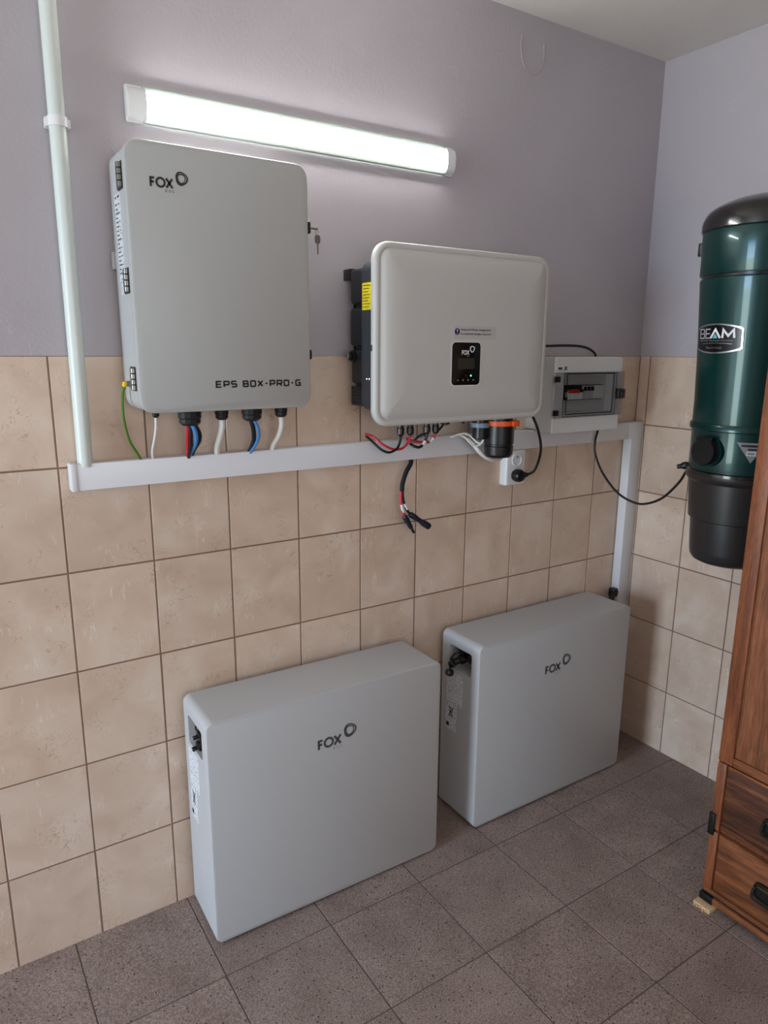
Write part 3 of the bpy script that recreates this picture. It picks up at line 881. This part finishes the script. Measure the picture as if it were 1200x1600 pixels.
# sticker
st_ = MB().rprism('y', 0.974, 1.122, 1.5675, 1.6005, 0.001, [(0, FY + .001), (0, FY - 0.0005)]).build('info_sticker', M['film'], t)
fs_ = fr_y(FY - .0005)
s = MB().plate(fs_, [(0.984 + 0.0085 * math.cos(a * math.pi / 12), 1.5855 + 0.0085 * math.sin(a * math.pi / 12)) for a in range(24)], 0, 0.0005)
s.build('notice_dot', M['purple'], st_)
MB().ribbon(fs_, [[(0.984, 1.5915), (0.984, 1.5848)], [(0.984, 1.5817), (0.984, 1.5800)]], 0.0026, 0.0009).build('notice_mark', M['inkw'], st_)
lettering('sticker_text', 'Internal WLan integrated', fs_, 0.997, 1.5865, 0.105, 0.0075, M['ink'], st_, bold=0.01)
lettering('sticker_text', 'no external dongle required', fs_, 0.997, 1.5758, 0.105, 0.0075, M['ink'], st_, bold=0.01)
# connectors underneath
for x in (0.885, 0.918, 0.977, 1.009):
    q = MB().lathe((x, -0.100, 1.382), [(0.010, 0), (0.010, 0.030), (0.0115, 0.032), (0.0115, 0.050), (0.0085, 0.053), (0.0085, 0.060), (0.0105, 0.062), (0.0105, 0.078), (0.006, 0.084)], 12, (0, 0, -1))
    q.build('plug_connector', M['black'], t, sharp=25)
MB().lathe((1.047, -0.095, 1.382), [(0.012, 0), (0.012, 0.040), (0.014, 0.042), (0.014, 0.058), (0.006, 0.062)], 12, (0, 0, -1)).build('blank_cap', M['black'], t)
MB().lathe((1.1126, -0.10, 1.382), [(0.005, 0), (0.005, 0.055), (0.003, 0.060)], 10, (0, 0, -1)).build('vent_plug', M['black'], t)
gl = MB().lathe((1.168, -0.115, 1.382), [(0.025, 0), (0.025, 0.060), (0.024, 0.070), (0.024, 0.104), (0.018, 0.108)], 20, (0, 0, -1)).build('communication_gland', M['black'], t, sharp=25)
MB().lathe((1.168, -0.115, 1.324), [(0.0295, 0), (0.030, 0.002), (0.030, 0.012), (0.0295, 0.014)], 28, (0, 0, -1)).build('gland_ring', M['gring'], gl)
ac = MB().lathe((1.226, -0.135, 1.382), [(0.040, 0), (0.040, 0.058), (0.045, 0.062), (0.045, 0.122), (0.042, 0.124), (0.042, 0.128), (0.0445, 0.130), (0.043, 0.155), (0.038, 0.163), (0.020, 0.166)], 28, (0, 0, -1)).build('mains_connector', M['black'], t, sharp=25)
s = MB().lathe((1.226, -0.135, 1.330), [(0.0465, 0), (0.047, 0.002), (0.047, 0.013), (0.0465, 0.015)], 28, (0, 0, -1))
s.box(1.235, 1.262, -0.172, -0.186, 1.314, 1.331, 0.002)
s.build('locking_clip', M['orange'], ac)

cable('red_wire', 'pink-red looped wire hanging under the inverter over the trunking', [(0.806, -0.040, 1.302), (0.812, -0.070, 1.297), (0.830, -0.092, 1.277), (0.860, -0.098, 1.262), (0.890, -0.100, 1.262), (0.912, -0.10, 1.279), (0.918, -0.10, 1.298)], 0.0036, 'red', 'wire')
cable('black_wire', 'black looped wire hanging lowest in front of the trunking under the inverter', [(0.808, -0.040, 1.296), (0.810, -0.075, 1.281), (0.825, -0.095, 1.262), (0.848, -0.100, 1.254), (0.872, -0.102, 1.264), (0.884, -0.10, 1.285), (0.885, -0.10, 1.299)], 0.0036, 'rubber', 'wire')
t = thing('red_wire', 'red wire with white marker sleeve under the inverter, beside the looped pair', 'wire', (1.0, -0.09, 1.29))
MB().tube([(0.925, -0.070, 1.284), (0.945, -0.085, 1.277), (0.970, -0.092, 1.274), (0.992, -0.096, 1.275), (1.004, -0.10, 1.287), (1.009, -0.10, 1.300)], 0.0042, 10).build('wire', M['red'], t)
MB().tube([(0.990, -0.0965, 1.2745), (0.996, -0.098, 1.279), (1.002, -0.0995, 1.285)], 0.0048, 10).build('marker_sleeve', M['white'], t)
t = thing('black_wire', 'black wire with white marker sleeve dipping between the inverter plugs', 'wire', (0.96, -0.09, 1.28))
MB().tube([(0.928, -0.085, 1.272), (0.938, -0.098, 1.264), (0.953, -0.10, 1.262), (0.967, -0.10, 1.271), (0.975, -0.10, 1.286), (0.977, -0.10, 1.300)], 0.0042, 10).build('wire', M['rubber'], t)
MB().tube([(0.962, -0.10, 1.267), (0.967, -0.10, 1.2715), (0.972, -0.10, 1.278)], 0.0048, 10).build('marker_sleeve', M['white'], t)
cable('black_wire', 'short black wire arching behind the marked plugs under the inverter', [(0.958, -0.060, 1.272), (0.964, -0.075, 1.288), (0.975, -0.085, 1.296), (0.985, -0.088, 1.290), (0.986, -0.080, 1.272)], 0.0036, 'rubber', 'wire')
cable('black_wire', 'short black strap running to the round cap under the inverter', [(1.016, -0.098, 1.303), (1.030, -0.096, 1.312), (1.044, -0.095, 1.326)], 0.0030, 'rubber', 'wire')
cable('white_wire', 'thin white wire looping lower left of the grey-ringed gland', [(1.128, -0.060, 1.284), (1.135, -0.085, 1.276), (1.145, -0.095, 1.262), (1.162, -0.10, 1.251), (1.180, -0.108, 1.258), (1.188, -0.112, 1.276)], 0.0030, 'wcable', 'wire')
cable('white_wire', 'thin white wire arching from the trunking to the grey-ringed gland', [(1.104, -0.050, 1.276), (1.112, -0.080, 1.287), (1.130, -0.09, 1.290), (1.150, -0.095, 1.280), (1.166, -0.105, 1.262), (1.178, -0.112, 1.262), (1.182, -0.115, 1.276)], 0.0034, 'wcable', 'wire')
cable('white_cable', 'thick white cable curving below the mains connector of the inverter', [(1.166, -0.060, 1.268), (1.172, -0.085, 1.250), (1.190, -0.095, 1.226), (1.222, -0.098, 1.207), (1.262, -0.092, 1.200), (1.295, -0.075, 1.206), (1.318, -0.040, 1.222)], 0.0068, 'wcable')

# hanging pair of solar leads
t = thing('solar_leads', 'red and black solar leads hanging loose below the trunking', 'cable', (0.94, -0.04, 1.0))
MB().tube([(0.975, -0.022, 1.222), (0.968, -0.035, 1.205), (0.945, -0.045, 1.182), (0.932, -0.046, 1.150), (0.930, -0.045, 1.125)], 0.0070, 12).build('black_sleeve', M['dull'], t)
MB().tube([(0.9275, -0.045, 1.135), (0.9265, -0.045, 1.110), (0.928, -0.046, 1.082), (0.934, -0.047, 1.058), (0.940, -0.047, 1.044)], 0.0038, 10).build('red_lead', M['red'], t)
MB().tube([(0.934, -0.045, 1.135), (0.9335, -0.045, 1.112), (0.937, -0.046, 1.090), (0.946, -0.047, 1.068), (0.962, -0.048, 1.048)], 0.0038, 10).build('black_lead', M['rubber'], t)
MB().tube([(0.9282, -0.046, 1.084), (0.931, -0.0465, 1.071), (0.9345, -0.047, 1.060)], 0.0046, 10).build('marker_sleeve', M['white'], t)
MB().tube([(0.9385, -0.0465, 1.086), (0.9425, -0.0468, 1.077), (0.948, -0.047, 1.067)], 0.0046, 10).build('marker_sleeve', M['white'], t)
MB().lathe((0.938, -0.047, 1.049), [(0.006, 0), (0.009, 0.004), (0.009, 0.026), (0.0075, 0.028), (0.0075, 0.046), (0.0045, 0.048), (0.0045, 0.066), (0.003, 0.068)], 14, (0.52, -0.05, -0.85)).build('plug', M['navy'], t)
MB().lathe((0.957, -0.048, 1.052), [(0.006, 0), (0.009, 0.005), (0.009, 0.030), (0.0075, 0.032), (0.0078, 0.052), (0.0105, 0.058), (0.0105, 0.085), (0.009, 0.087)], 14, (0.83, -0.05, -0.56)).build('plug', M['navy'], t)

# ------------------------------------------------------------------ distribution board
t = thing('distribution_board', 'white fuse board with smoked window on the wall beside the inverter', 'fuse board', (1.625, 0, 1.27))
DX0, DX1, DZ0, DZ1, DY = 1.4650, 1.7890, 1.2715, 1.5170, -0.122
MB().rprism('y', DX0 - .002, DX1 - .020, 1.2795, DZ1 - .004, 0.006, [(0.002, 0.0), (0, -0.003), (0, -0.045)], 4).build('base', M['board'], t)
cv = MB().rprism('y', DX0, DX1, DZ0, DZ1, 0.006, [(0.004, -0.045), (0, -0.05), (0, DY + .003), (0.003, DY)], 4).build('cover', M['board'], None, off=(0, 0, 0))
cut(cv, MB().box(1.508, 1.742, DY - .02, DY + 0.030, 1.338, 1.460))
bpy.context.view_layer.update()
cv.parent = t; cv.matrix_parent_inverse = Matrix.Translation(-Vector(t.location))
MB().box(1.508, 1.742, DY + .0295, DY + .034, 1.338, 1.460).build('inner_plate', M['inner'], t)
slot = MB().box(1.512, 1.724, DY + .027, DY + .030, 1.376, 1.426, 0.0).build('module_slot', M['inkgrey'], t)
mod = 0.0174
for k in range(12):
    x0 = 1.5135 + k * mod
    if k < 2: mm = 'black'
    elif k < 6: mm = 'white'
    elif k < 9: mm = 'inner'
    else: mm = 'board'
    bk = MB().box(x0 + .0004, x0 + mod - .0004, DY + .0285, DY + .018, 1.379, 1.423 if k > 5 else 1.410, 0.0008).build('breaker', M[mm], t)
    if 2 <= k < 5: MB().box(x0 + .002, x0 + mod - .002, DY + .020, DY + .012, 1.400, 1.412, 0.001).build('toggle', M['inkred'], bk)
    elif k == 5: MB().box(x0 + .002, x0 + mod - .002, DY + .020, DY + .012, 1.402, 1.412, 0.001).build('toggle', M['black'], bk)
    elif 6 <= k < 9: MB().box(x0 + .005, x0 + mod - .005, DY + .020, DY + .010, 1.406, 1.420, 0.001).build('toggle', M['black'], bk)
    elif k < 2: MB().box(x0 + .004, x0 + mod - .004, DY + .019, DY + .015, 1.388, 1.404, 0.001).build('toggle', M['inkw'] if k == 1 else M['ink'], bk)
MB().box(1.512, 1.618, DY + .029, DY + .022, 1.411, 1.426, 0.0008).build('busbar_shroud', M['black'], t)
dr = MB().rprism('y', DX0 - .008, DX1 + .005, 1.322, 1.469, 0.005, [(0.001, DY - 0.001), (0, DY - .002), (0, DY - .008), (0.002, DY - .010)], 4).build('window_door', M['smoke'], t)
s = MB()
for ins, w_ in ((0.0, 0.0035), (0.014, 0.0018)):
    a0, a1, b0, b1 = 1.506 - ins + .006, 1.744 + ins - .006, 1.334 - ins * .55, 1.464 + ins * .1
    s.ribbon(fr_y(DY - .010), [[(a0, b0), (a1, b0), (a1, b1), (a0, b1), (a0, b0)]], w_, 0.0006)
s.build('window_seal', M['inkblk'], dr)
for z in (1.447, 1.340): MB().box(DX0 - .011, DX0 + .014, DY - .0095, DY - .014, z - .009, z + .009, 0.002).build('hinge', M['black'], dr)
lt = MB().rprism('y', 1.752, 1.790, 1.378, 1.412, 0.006, [(0, DY - .0095), (0, DY - .018), (0.003, DY - .022)], 4)
lt.box(1.765, 1.780, DY - .012, DY - .026, 1.383, 1.408, 0.003)
lt.build('latch', M['black'], dr)
MB().ribbon(fr_y(DY), [[(1.4785, 1.4815), (1.4960, 1.4815)]], 0.0062, 0.0006).build('maker_print', M['purple'], t)
MB().ribbon(fr_y(DY), [[(1.4785, 1.4755), (1.5060, 1.4755)]], 0.0014, 0.0006).build('maker_underline', M['inkgrey'], t)
MB().ribbon(fr_y(DY), [[(1.5065, 1.4815), (1.518, 1.4815)]], 0.010, 0.0006).build('maker_mark', M['purple'], t)
MB().ribbon(fr_y(DY), [[(1.5085, 1.4815), (1.516, 1.4815)]], 0.0016, 0.0009).build('maker_mark_line', M['inkw'], t)

cable('power_cable', 'black cable running from behind the inverter over the top of the fuse board', [(1.28, -0.080, 1.560), (1.38, -0.065, 1.552), (1.50, -0.050, 1.5515), (1.57, -0.050, 1.5535), (1.64, -0.050, 1.5525), (1.69, -0.048, 1.546), (1.730, -0.045, 1.531), (1.748, -0.040, 1.5145)], 0.0042, 'rubber')
t = thing('vacuum_cable', 'black cable sagging from the fuse board to the green vacuum', 'cable', (1.8, -0.2, 1.01))
MB().tube([(1.768, -0.055, 1.274), (1.7605, -0.060, 1.258), (1.745, -0.065, 1.223), (1.746, -0.070, 1.178), (1.770, -0.090, 1.110), (1.808, -0.130, 1.043), (1.836, -0.180, 1.014), (1.8537, -0.220, 1.0146), (1.856, -0.280, 1.046), (1.8343, -0.350, 1.111), (1.8125, -0.390, 1.1614)], 0.0042, 10).build('cord', M['rubber'], t)

# ------------------------------------------------------------------ wall socket and plug
t = thing('wall_socket', 'white double wall socket just below the trunking', 'socket', (1.405, 0, 1.09))
MB().rprism('y', 1.3600, 1.4460, 1.0945, 1.2140, 0.006, [(0.0, 0), (0, -0.024), (0.003, -0.029), (0.008, -0.031)], 5).build('housing', M['white'], t)
for z in (1.1800, 1.1290):
    q = MB().lathe((1.404, -0.0305, z), [(0.0215, 0), (0.0215, 0.003), (0.0195, 0.0035), (0.0185, -0.006), (0.0, -0.006)], 28, (0, -1, 0), True, False).build('socket_well', M['white'], t)
    s = MB()
    for dx in (-0.0095, 0.0095): s.lathe((1.404 + dx, -0.0249, z), [(0.0028, 0), (0.0028, 0.0006)], 10, (0, -1, 0))
    s.lathe((1.404, -0.0249, z + .010), [(0.0024, 0), (0.0024, 0.012)], 10, (0, -1, 0))
    s.build('contacts', M['steel'], q)
t = thing('inverter_power_cord', 'black cord and round plug in the lower outlet below the inverter', 'power cord', (1.404, -0.04, 1.129))
pg = MB().lathe((1.402, -0.0285, 1.129), [(0.019, 0), (0.0215, 0.006), (0.0215, 0.024), (0.017, 0.032), (0.006, 0.034)], 24, (0, -1, 0)).build('plug', M['black'], t)
MB().lathe((1.416, -0.046, 1.129), [(0.010, 0), (0.011, 0.012), (0.008, 0.016), (0.009, 0.020), (0.006, 0.024), (0.006, 0.030)], 14, (1, 0.1, -0.03)).build('strain_relief', M['black'], pg)
MB().tube([(1.436, -0.045, 1.1285), (1.446, -0.046, 1.130), (1.4646, -0.055, 1.1427), (1.4649, -0.075, 1.1888), (1.4419, -0.1, 1.236), (1.3981, -0.125, 1.2932), (1.3625, -0.135, 1.3363), (1.3362, -0.14, 1.3655), (1.345, -0.14, 1.40)], 0.0045, 10).build('cord', M['rubber'], t)

# black cable elbow at the foot of the corner trunking
t = thing('cable_elbow', 'short black cable elbow between the corner trunking and the battery', 'cable', (1.95, -0.05, 0.6))
MB().tube([(1.980, -0.030, 0.612), (1.962, -0.030, 0.606), (1.946, -0.034, 0.592), (1.938, -0.038, 0.555), (1.938, -0.038, 0.50)], 0.010, 12).build('sleeve', M['black'], t)
MB().box(1.950, 1.9765, -0.012, -0.038, 0.592, 0.626, 0.004).build('grommet', M['black'], t)

# ------------------------------------------------------------------ central vacuum
VX, VY = 1.846, -0.549
t = thing('central_vacuum', 'dark green cylindrical central vacuum hanging on the wall above the cabinet', 'vacuum', (VX, VY, 0.885))
VC = (VX, VY, 0)


def vl(prof): return MB().lathe(VC, prof, 72)


dome = [(0.1765, 1.874), (0.1785, 1.876), (0.1785, 1.893), (0.1765, 1.905), (0.1715, 1.9165), (0.163, 1.929), (0.150, 1.939), (0.128, 1.950), (0.100, 1.9605), (0.068, 1.968), (0.035, 1.972), (0.002, 1.973)]
vl(dome).build('motor_dome', M['vblack'], t)
vl([(0.170, 1.752), (0.1715, 1.756), (0.1715, 1.800), (0.1738, 1.830), (0.1738, 1.872), (0.172, 1.876)]).build('upper_body', M['vgreen'], t)
vl([(0.165, 1.735), (0.165, 1.756)]).build('band', M['vblack'], t)
vl([(0.150, 1.326), (0.1508, 1.334), (0.1512, 1.40), (0.155, 1.50), (0.160, 1.60), (0.1665, 1.70), (0.1690, 1.735), (0.1690, 1.741), (0.166, 1.7445)]).build('main_body', M['vgreen'], t)
vl([(0.1505, 1.308), (0.1565, 1.311), (0.1565, 1.324), (0.153, 1.329)]).build('collar', M['vgreen'], t)
vl([(0.147, 1.182), (0.1475, 1.19), (0.1490, 1.20), (0.1485, 1.25), (0.1495, 1.295), (0.1505, 1.309)]).build('inlet_body', M['vgreen'], t)
bk = vl([(0.098, 0.893), (0.112, 0.900), (0.1195, 0.912), (0.1225, 0.935), (0.128, 1.030), (0.1355, 1.034), (0.1365, 1.046), (0.1435, 1.150), (0.1500, 1.156), (0.1540, 1.164), (0.1540, 1.176), (0.1490, 1.183)]).build('dirt_bucket', M['vbucket'], t)
vl([(0.152, 1.174), (0.1555, 1.176), (0.1555, 1.184), (0.151, 1.187)]).build('bucket_seal', M['vblack'], t)


def fr_v(theta0, rad, zc):
    def f(u, v, w):
        r = rad(zc + v) if callable(rad) else rad
        th = theta0 + u / r
        return (VX - math.cos(th) * (r + w), VY - math.sin(th) * (r + w), zc + v)
    return f


rb = lambda z: 0.151 + (z - 1.40) * (0.169 - 0.151) / (1.735 - 1.40)
fb = fr_v(math.radians(-11), rb, 1.574)


def bulge(hw, hh, ex, ey, n=10):
    """badge outline: gently bowed rectangle"""
    pts = []
    for k in range(n): a = -1 + 2 * k / n; pts.append((a * hw, -hh - ey * (1 - a * a)))
    for k in range(4): a = -1 + 2 * k / 4; pts.append((hw + ex * (1 - a * a), a * hh))
    for k in range(n): a = 1 - 2 * k / n; pts.append((a * hw, hh + ey * (1 - a * a)))
    for k in range(4): a = 1 - 2 * k / 4; pts.append((-hw - ex * (1 - a * a), a * hh))
    return pts


def strip_plate(fr, hw, hh, ex, ey, w0, w1, n=24):
    """bowed plate in vertical strips so that it bends round the can"""
    mb = MB(); rings = []
    for k in range(n + 1):
        a = -1 + 2 * k / n
        u = a * (hw + ex)
        h = hh + ey * (1 - a * a)
        if abs(a) > 0.93: h *= 1 - (abs(a) - .93) * 1.2
        rings.append([fr(u, -h, w0), fr(u, h, w0), fr(u, h, w1), fr(u, -h, w1)])
    return mb.loops(rings)


bd = strip_plate(fb, 0.080, 0.030, 0.003, 0.012, 0.0, 0.0022).build('badge_frame', M['silver'], t)
strip_plate(fb, 0.0755, 0.0258, 0.003, 0.012, 0.002, 0.0028).build('badge_face', M['badge'], bd)
s = MB(); h0, h1 = 0.0015, 0.0265
s.ribbon(fb, [[(-0.063 + a * .022, h0 + b_ * (h1 - h0)) for a, b_ in st] for st in GL['B']] + [[(-0.034 + a * .018, h0 + b_ * (h1 - h0)) for a, b_ in st] for st in GL['E']], 0.0034, 0.0036)
s.build('badge_letters_thin', M['inkmid'], bd)
s = MB()
s.ribbon(fb, [[(-0.014, h0), (0.0025, h1 - .001), (0.019, h0)], [(0.026, h0), (0.028, h1 - .002), (0.043, h0 + .006), (0.058, h1 - .002), (0.060, h0)]], 0.0062, 0.0036)
s.build('badge_letters_bold', M['inkw'], bd)
MB().loops([[fb(-0.006, 0.001, 0.003), fb(0.011, 0.001, 0.003), fb(0.0025, 0.0145, 0.003)], [fb(-0.006, 0.001, 0.0045), fb(0.011, 0.001, 0.0045), fb(0.0025, 0.0145, 0.0045)]]).build('badge_triangle', M['cyan'], bd)
lettering('badge_small_print', 'CENTRAL VACUUM SYSTEMS', fb, -0.062, -0.0075, 0.118, 0.0040, M['inklite'], bd, th=0.0034)
s = MB(); s.ribbon(fb, [[(-0.050 + k * .0105, -0.0145 - 0.0025 * ((k - 5) / 5) ** 2 + .002) for k in range(11)]], 0.0014, 0.0034)
s.build('badge_arc', M['silver'], bd)
lettering('badge_small_print', 'Electrolux', fb, -0.030, -0.0285, 0.056, 0.0075, M['silver'], bd, th=0.0034)
# suction inlet with cap
th = math.radians(-6); dirv = Vector((-math.cos(th), -math.sin(th), 0)); ic = Vector((VX, VY, 1.250)) + dirv * 0.140
inl = MB().lathe(ic, [(0.046, 0), (0.046, 0.012), (0.044, 0.015)], 36, dirv).build('inlet_flange', M['vgreen'], t)
q = MB().lathe(ic, [(0.039, 0.0), (0.040, 0.024), (0.0405, 0.027), (0.0405, 0.036), (0.038, 0.040), (0.0, 0.040)], 36, dirv)
hv_ = ic + dirv * 0.030 + Vector((0, 0, 0.036))
side = Vector((-dirv.y, dirv.x, 0))
q.cyl(hv_ - side * 0.026, hv_ + side * 0.026, 0.008, 14)
q.build('inlet_cap', M['black'], t)
# triangular caution label
fc = fr_v(math.radians(39), 0.1497, 1.262)
rings = []
for k in range(13):
    a = -1 + 2 * k / 12
    lo = 0.022 - 0.058 * (1 - abs(a)) - 0.0004
    rings.append([fc(a * .040, lo, 0.0), fc(a * .040, 0.022, 0.0), fc(a * .040, 0.022, 0.0012), fc(a * .040, lo, 0.0012)])
MB().loops(rings).build('caution_label', M['capale'], t)
MB().ribbon(fc, [[(-0.028 + k * .007, 0.013) for k in range(9)]], 0.006, 0.0018).build('caution_line', M['inkblk'], t)
MB().ribbon(fc, [[(-0.010 + k * .006, 0.003) for k in range(6)]], 0.005, 0.0018).build('caution_line', M['inkblk'], t)
MB().ribbon(fc, [[(-0.012, -0.014), (0.010, -0.014), (0.010, -0.004), (-0.012, -0.004), (-0.012, -0.014)]], 0.0018, 0.0018).build('caution_box', M['inkw'], t)
# plug on the back-left, hanger and side switch
tn = math.radians(-62); dv = Vector((-math.cos(tn), -math.sin(tn), 0)); bp_ = Vector((VX, VY, 1.186)) + dv * 0.148
MB().lathe(bp_, [(0.010, 0), (0.012, 0.004), (0.012, 0.016), (0.008, 0.022), (0.007, 0.034)], 14, dv + Vector((0, 0, -0.25))).build('power_plug', M['black'], t)
bs = Vector((VX, VY, 1.835)) + Vector((-math.cos(math.radians(-66)), -math.sin(math.radians(-66)), 0)) * 0.174
MB().box(bs.x - .012, bs.x + .008, bs.y - .006, bs.y + .006, 1.815, 1.853, 0.002).build('side_switch', M['black'], t)
MB().box(VX + 0.10, XR, VY - 0.05, VY + 0.05, 1.60, 1.70, 0.003).build('wall_hanger', M['black'], t)

# ------------------------------------------------------------------ wooden cabinet with drawers
CX, CY0, CY1, CZ1 = 1.4535, -0.812, -1.712, 1.98
t = thing('wooden_cabinet', 'tall brown wooden cabinet with panelled doors and drawers against the wall', 'cabinet', ((CX + XR) / 2, (CY0 + CY1) / 2, 0))
ca = MB()
ca.box(CX + 0.018, XR - 0.004, CY0, CY0 - 0.020, 0.045, CZ1, 0.001); ca.box(CX + 0.018, XR - 0.004, CY1 + 0.020, CY1, 0.045, CZ1, 0.001)
ca.box(XR - 0.016, XR - 0.004, CY0 - 0.020, CY1 + 0.020, 0.045, CZ1); ca.box(CX + 0.018, XR - 0.016, CY0 - 0.02, CY1 + 0.02, 0.045, 0.065)
ca.box(CX + 0.018, XR - 0.016, CY0 - 0.02, CY1 + 0.02, 0.455, 0.475); ca.box(CX + 0.018, XR - 0.016, CY0 - 0.02, CY1 + 0.02, 0.243, 0.255)
ca.build('carcass', M['wood_f'], t)
MB().box(CX - 0.012, XR - 0.004, CY0 + 0.010, CY1 - 0.010, CZ1, CZ1 + 0.030, 0.006).build('cornice', M['wood_h'], t)
# corner posts: one beside each storey
for z0, z1 in ((0.062, 0.2455), (0.2525, 0.4560)):
    for ya, yb in ((CY0, CY0 - 0.025), (CY1 + 0.025, CY1)):
        MB().box(CX, CX + 0.022, ya, yb, z0, z1, 0.002).build('post', M['wood_f'], t)
MB().box(CX - 0.004, CX + 0.020, CY0 + 0.002, CY1 - 0.002, 0.026, 0.045, 0.004).build('plinth_rail', M['wood_h'], t)
MB().box(CX + 0.004, CX + 0.018, CY0 - 0.002, CY1 + 0.002, 0.045, 0.056).build('plinth_gap', M['iron'], t)
MB().box(CX + 0.001, CX + 0.020, CY0 - 0.002, CY1 + 0.002, 0.051, 0.064, 0.002).build('lower_rail', M['wood_h'], t)


def pull(parent, yc, zc):
    p = MB().rprism('x', yc - 0.048, yc + 0.048, zc - 0.024, zc + 0.024, 0.012, [(0, CX + .004), (0, CX - 0.0035), (0.002, CX - 0.005)], 2).build('handle', M['iron'], parent)
    r_ = MB().tube([(CX - .006, yc + 0.042, zc + 0.012), (CX - .016, yc + 0.042, zc + 0.002), (CX - .022, yc + 0.034, zc - 0.014), (CX - .022, yc - 0.034, zc - 0.014), (CX - .016, yc - 0.042, zc + 0.002), (CX - .006, yc - 0.042, zc + 0.012)], 0.0035, 8, 4)
    r_.build('handle_bail', M['iron'], parent)
    MB().box(CX - .0045, CX - .0065, yc - 0.038, yc + 0.038, zc + 0.012, zc + 0.0165, 0.0006).build('handle_brass', M['brass'], parent)


ymid = (CY0 + CY1) / 2
for z0, z1, mt in ((0.0655, 0.2440, 'wood_h'), (0.2560, 0.4545, 'wood_d')):
    for ya, yb in ((CY0 - 0.026, ymid + 0.001), (ymid - 0.001, CY1 + 0.026)):
        d_ = MB().box(CX + 0.006, CX + 0.022, ya, yb, z0, z1, 0.002).build('drawer', M[mt], t)
        MB().box(CX + 0.002, CX + 0.010, ya - .002, yb + .002, z1 - 0.010, z1, 0.0015).build('drawer_edge', M['wood_h'], d_)
        for yc in (ya - 0.165, yb + 0.165) if False else (ya - 0.160,): pull(d_, yc, z0 + 0.088)
for ya, yb in ((CY0, ymid + 0.001), (ymid - 0.001, CY1)):
    d_ = MB()
    d_.box(CX, CX + 0.020, ya, ya - 0.040, 0.4600, CZ1 - 0.004, 0.002); d_.box(CX, CX + 0.020, yb + 0.040, yb, 0.4600, CZ1 - 0.004, 0.002)
    d_ = d_.build('door', M['wood_f'], t)
    for z0, z1 in ((0.4600, 0.485), (CZ1 - 0.060, CZ1 - 0.004)):
        MB().box(CX, CX + 0.020, ya - 0.040, yb + 0.040, z0, z1, 0.002).build('door_rail', M['wood_h'], d_)
    MB().box(CX + 0.008, CX + 0.016, ya - 0.038, yb + 0.038, 0.483, CZ1 - 0.058).build('door_panel', M['wood_v'], d_)
    kn = MB().lathe((CX, (yb + 0.022) if ya == CY0 else (ya - 0.022), 1.15), [(0.006, 0), (0.006, 0.010), (0.014, 0.014), (0.014, 0.022), (0.008, 0.026)], 16, (-1, 0, 0)).build('knob', M['brass'], d_)
for z0, z1, w_ in ((0.235, 0.300, 0.014), (0.024, 0.046, 0.035)):
    s = MB()
    s.box(CX - 0.0055, CX + 0.024, CY0 + 0.0035, CY0 - w_, z0, z1, 0.001)
    s.build('corner_bracket', M['iron'], t)
for yy in (CY0 - 0.05, CY1 + 0.05):
    for xx in (CX + 0.06, XR - 0.06):
        MB().box(xx - .03, xx + .03, yy - .03, yy + .03, 0.012, 0.046).build('foot', M['iron'], t)
# wooden shim under the front corner
o = MB().box(1.4370, 1.560, -0.800, -0.850, 0.0005, 0.0135, 0.001)
for k in range(5): o.box(1.4330 - .002 * (k % 2), 1.4400, -0.803 - k * .009, -0.808 - k * .009, 0.002 + .002 * (k % 3), 0.007 + .002 * (k % 3))
tag(o.build('wood_shim', M['raw']), 'splintered pale wood offcut shimming the brown cabinet foot', 'wood block')
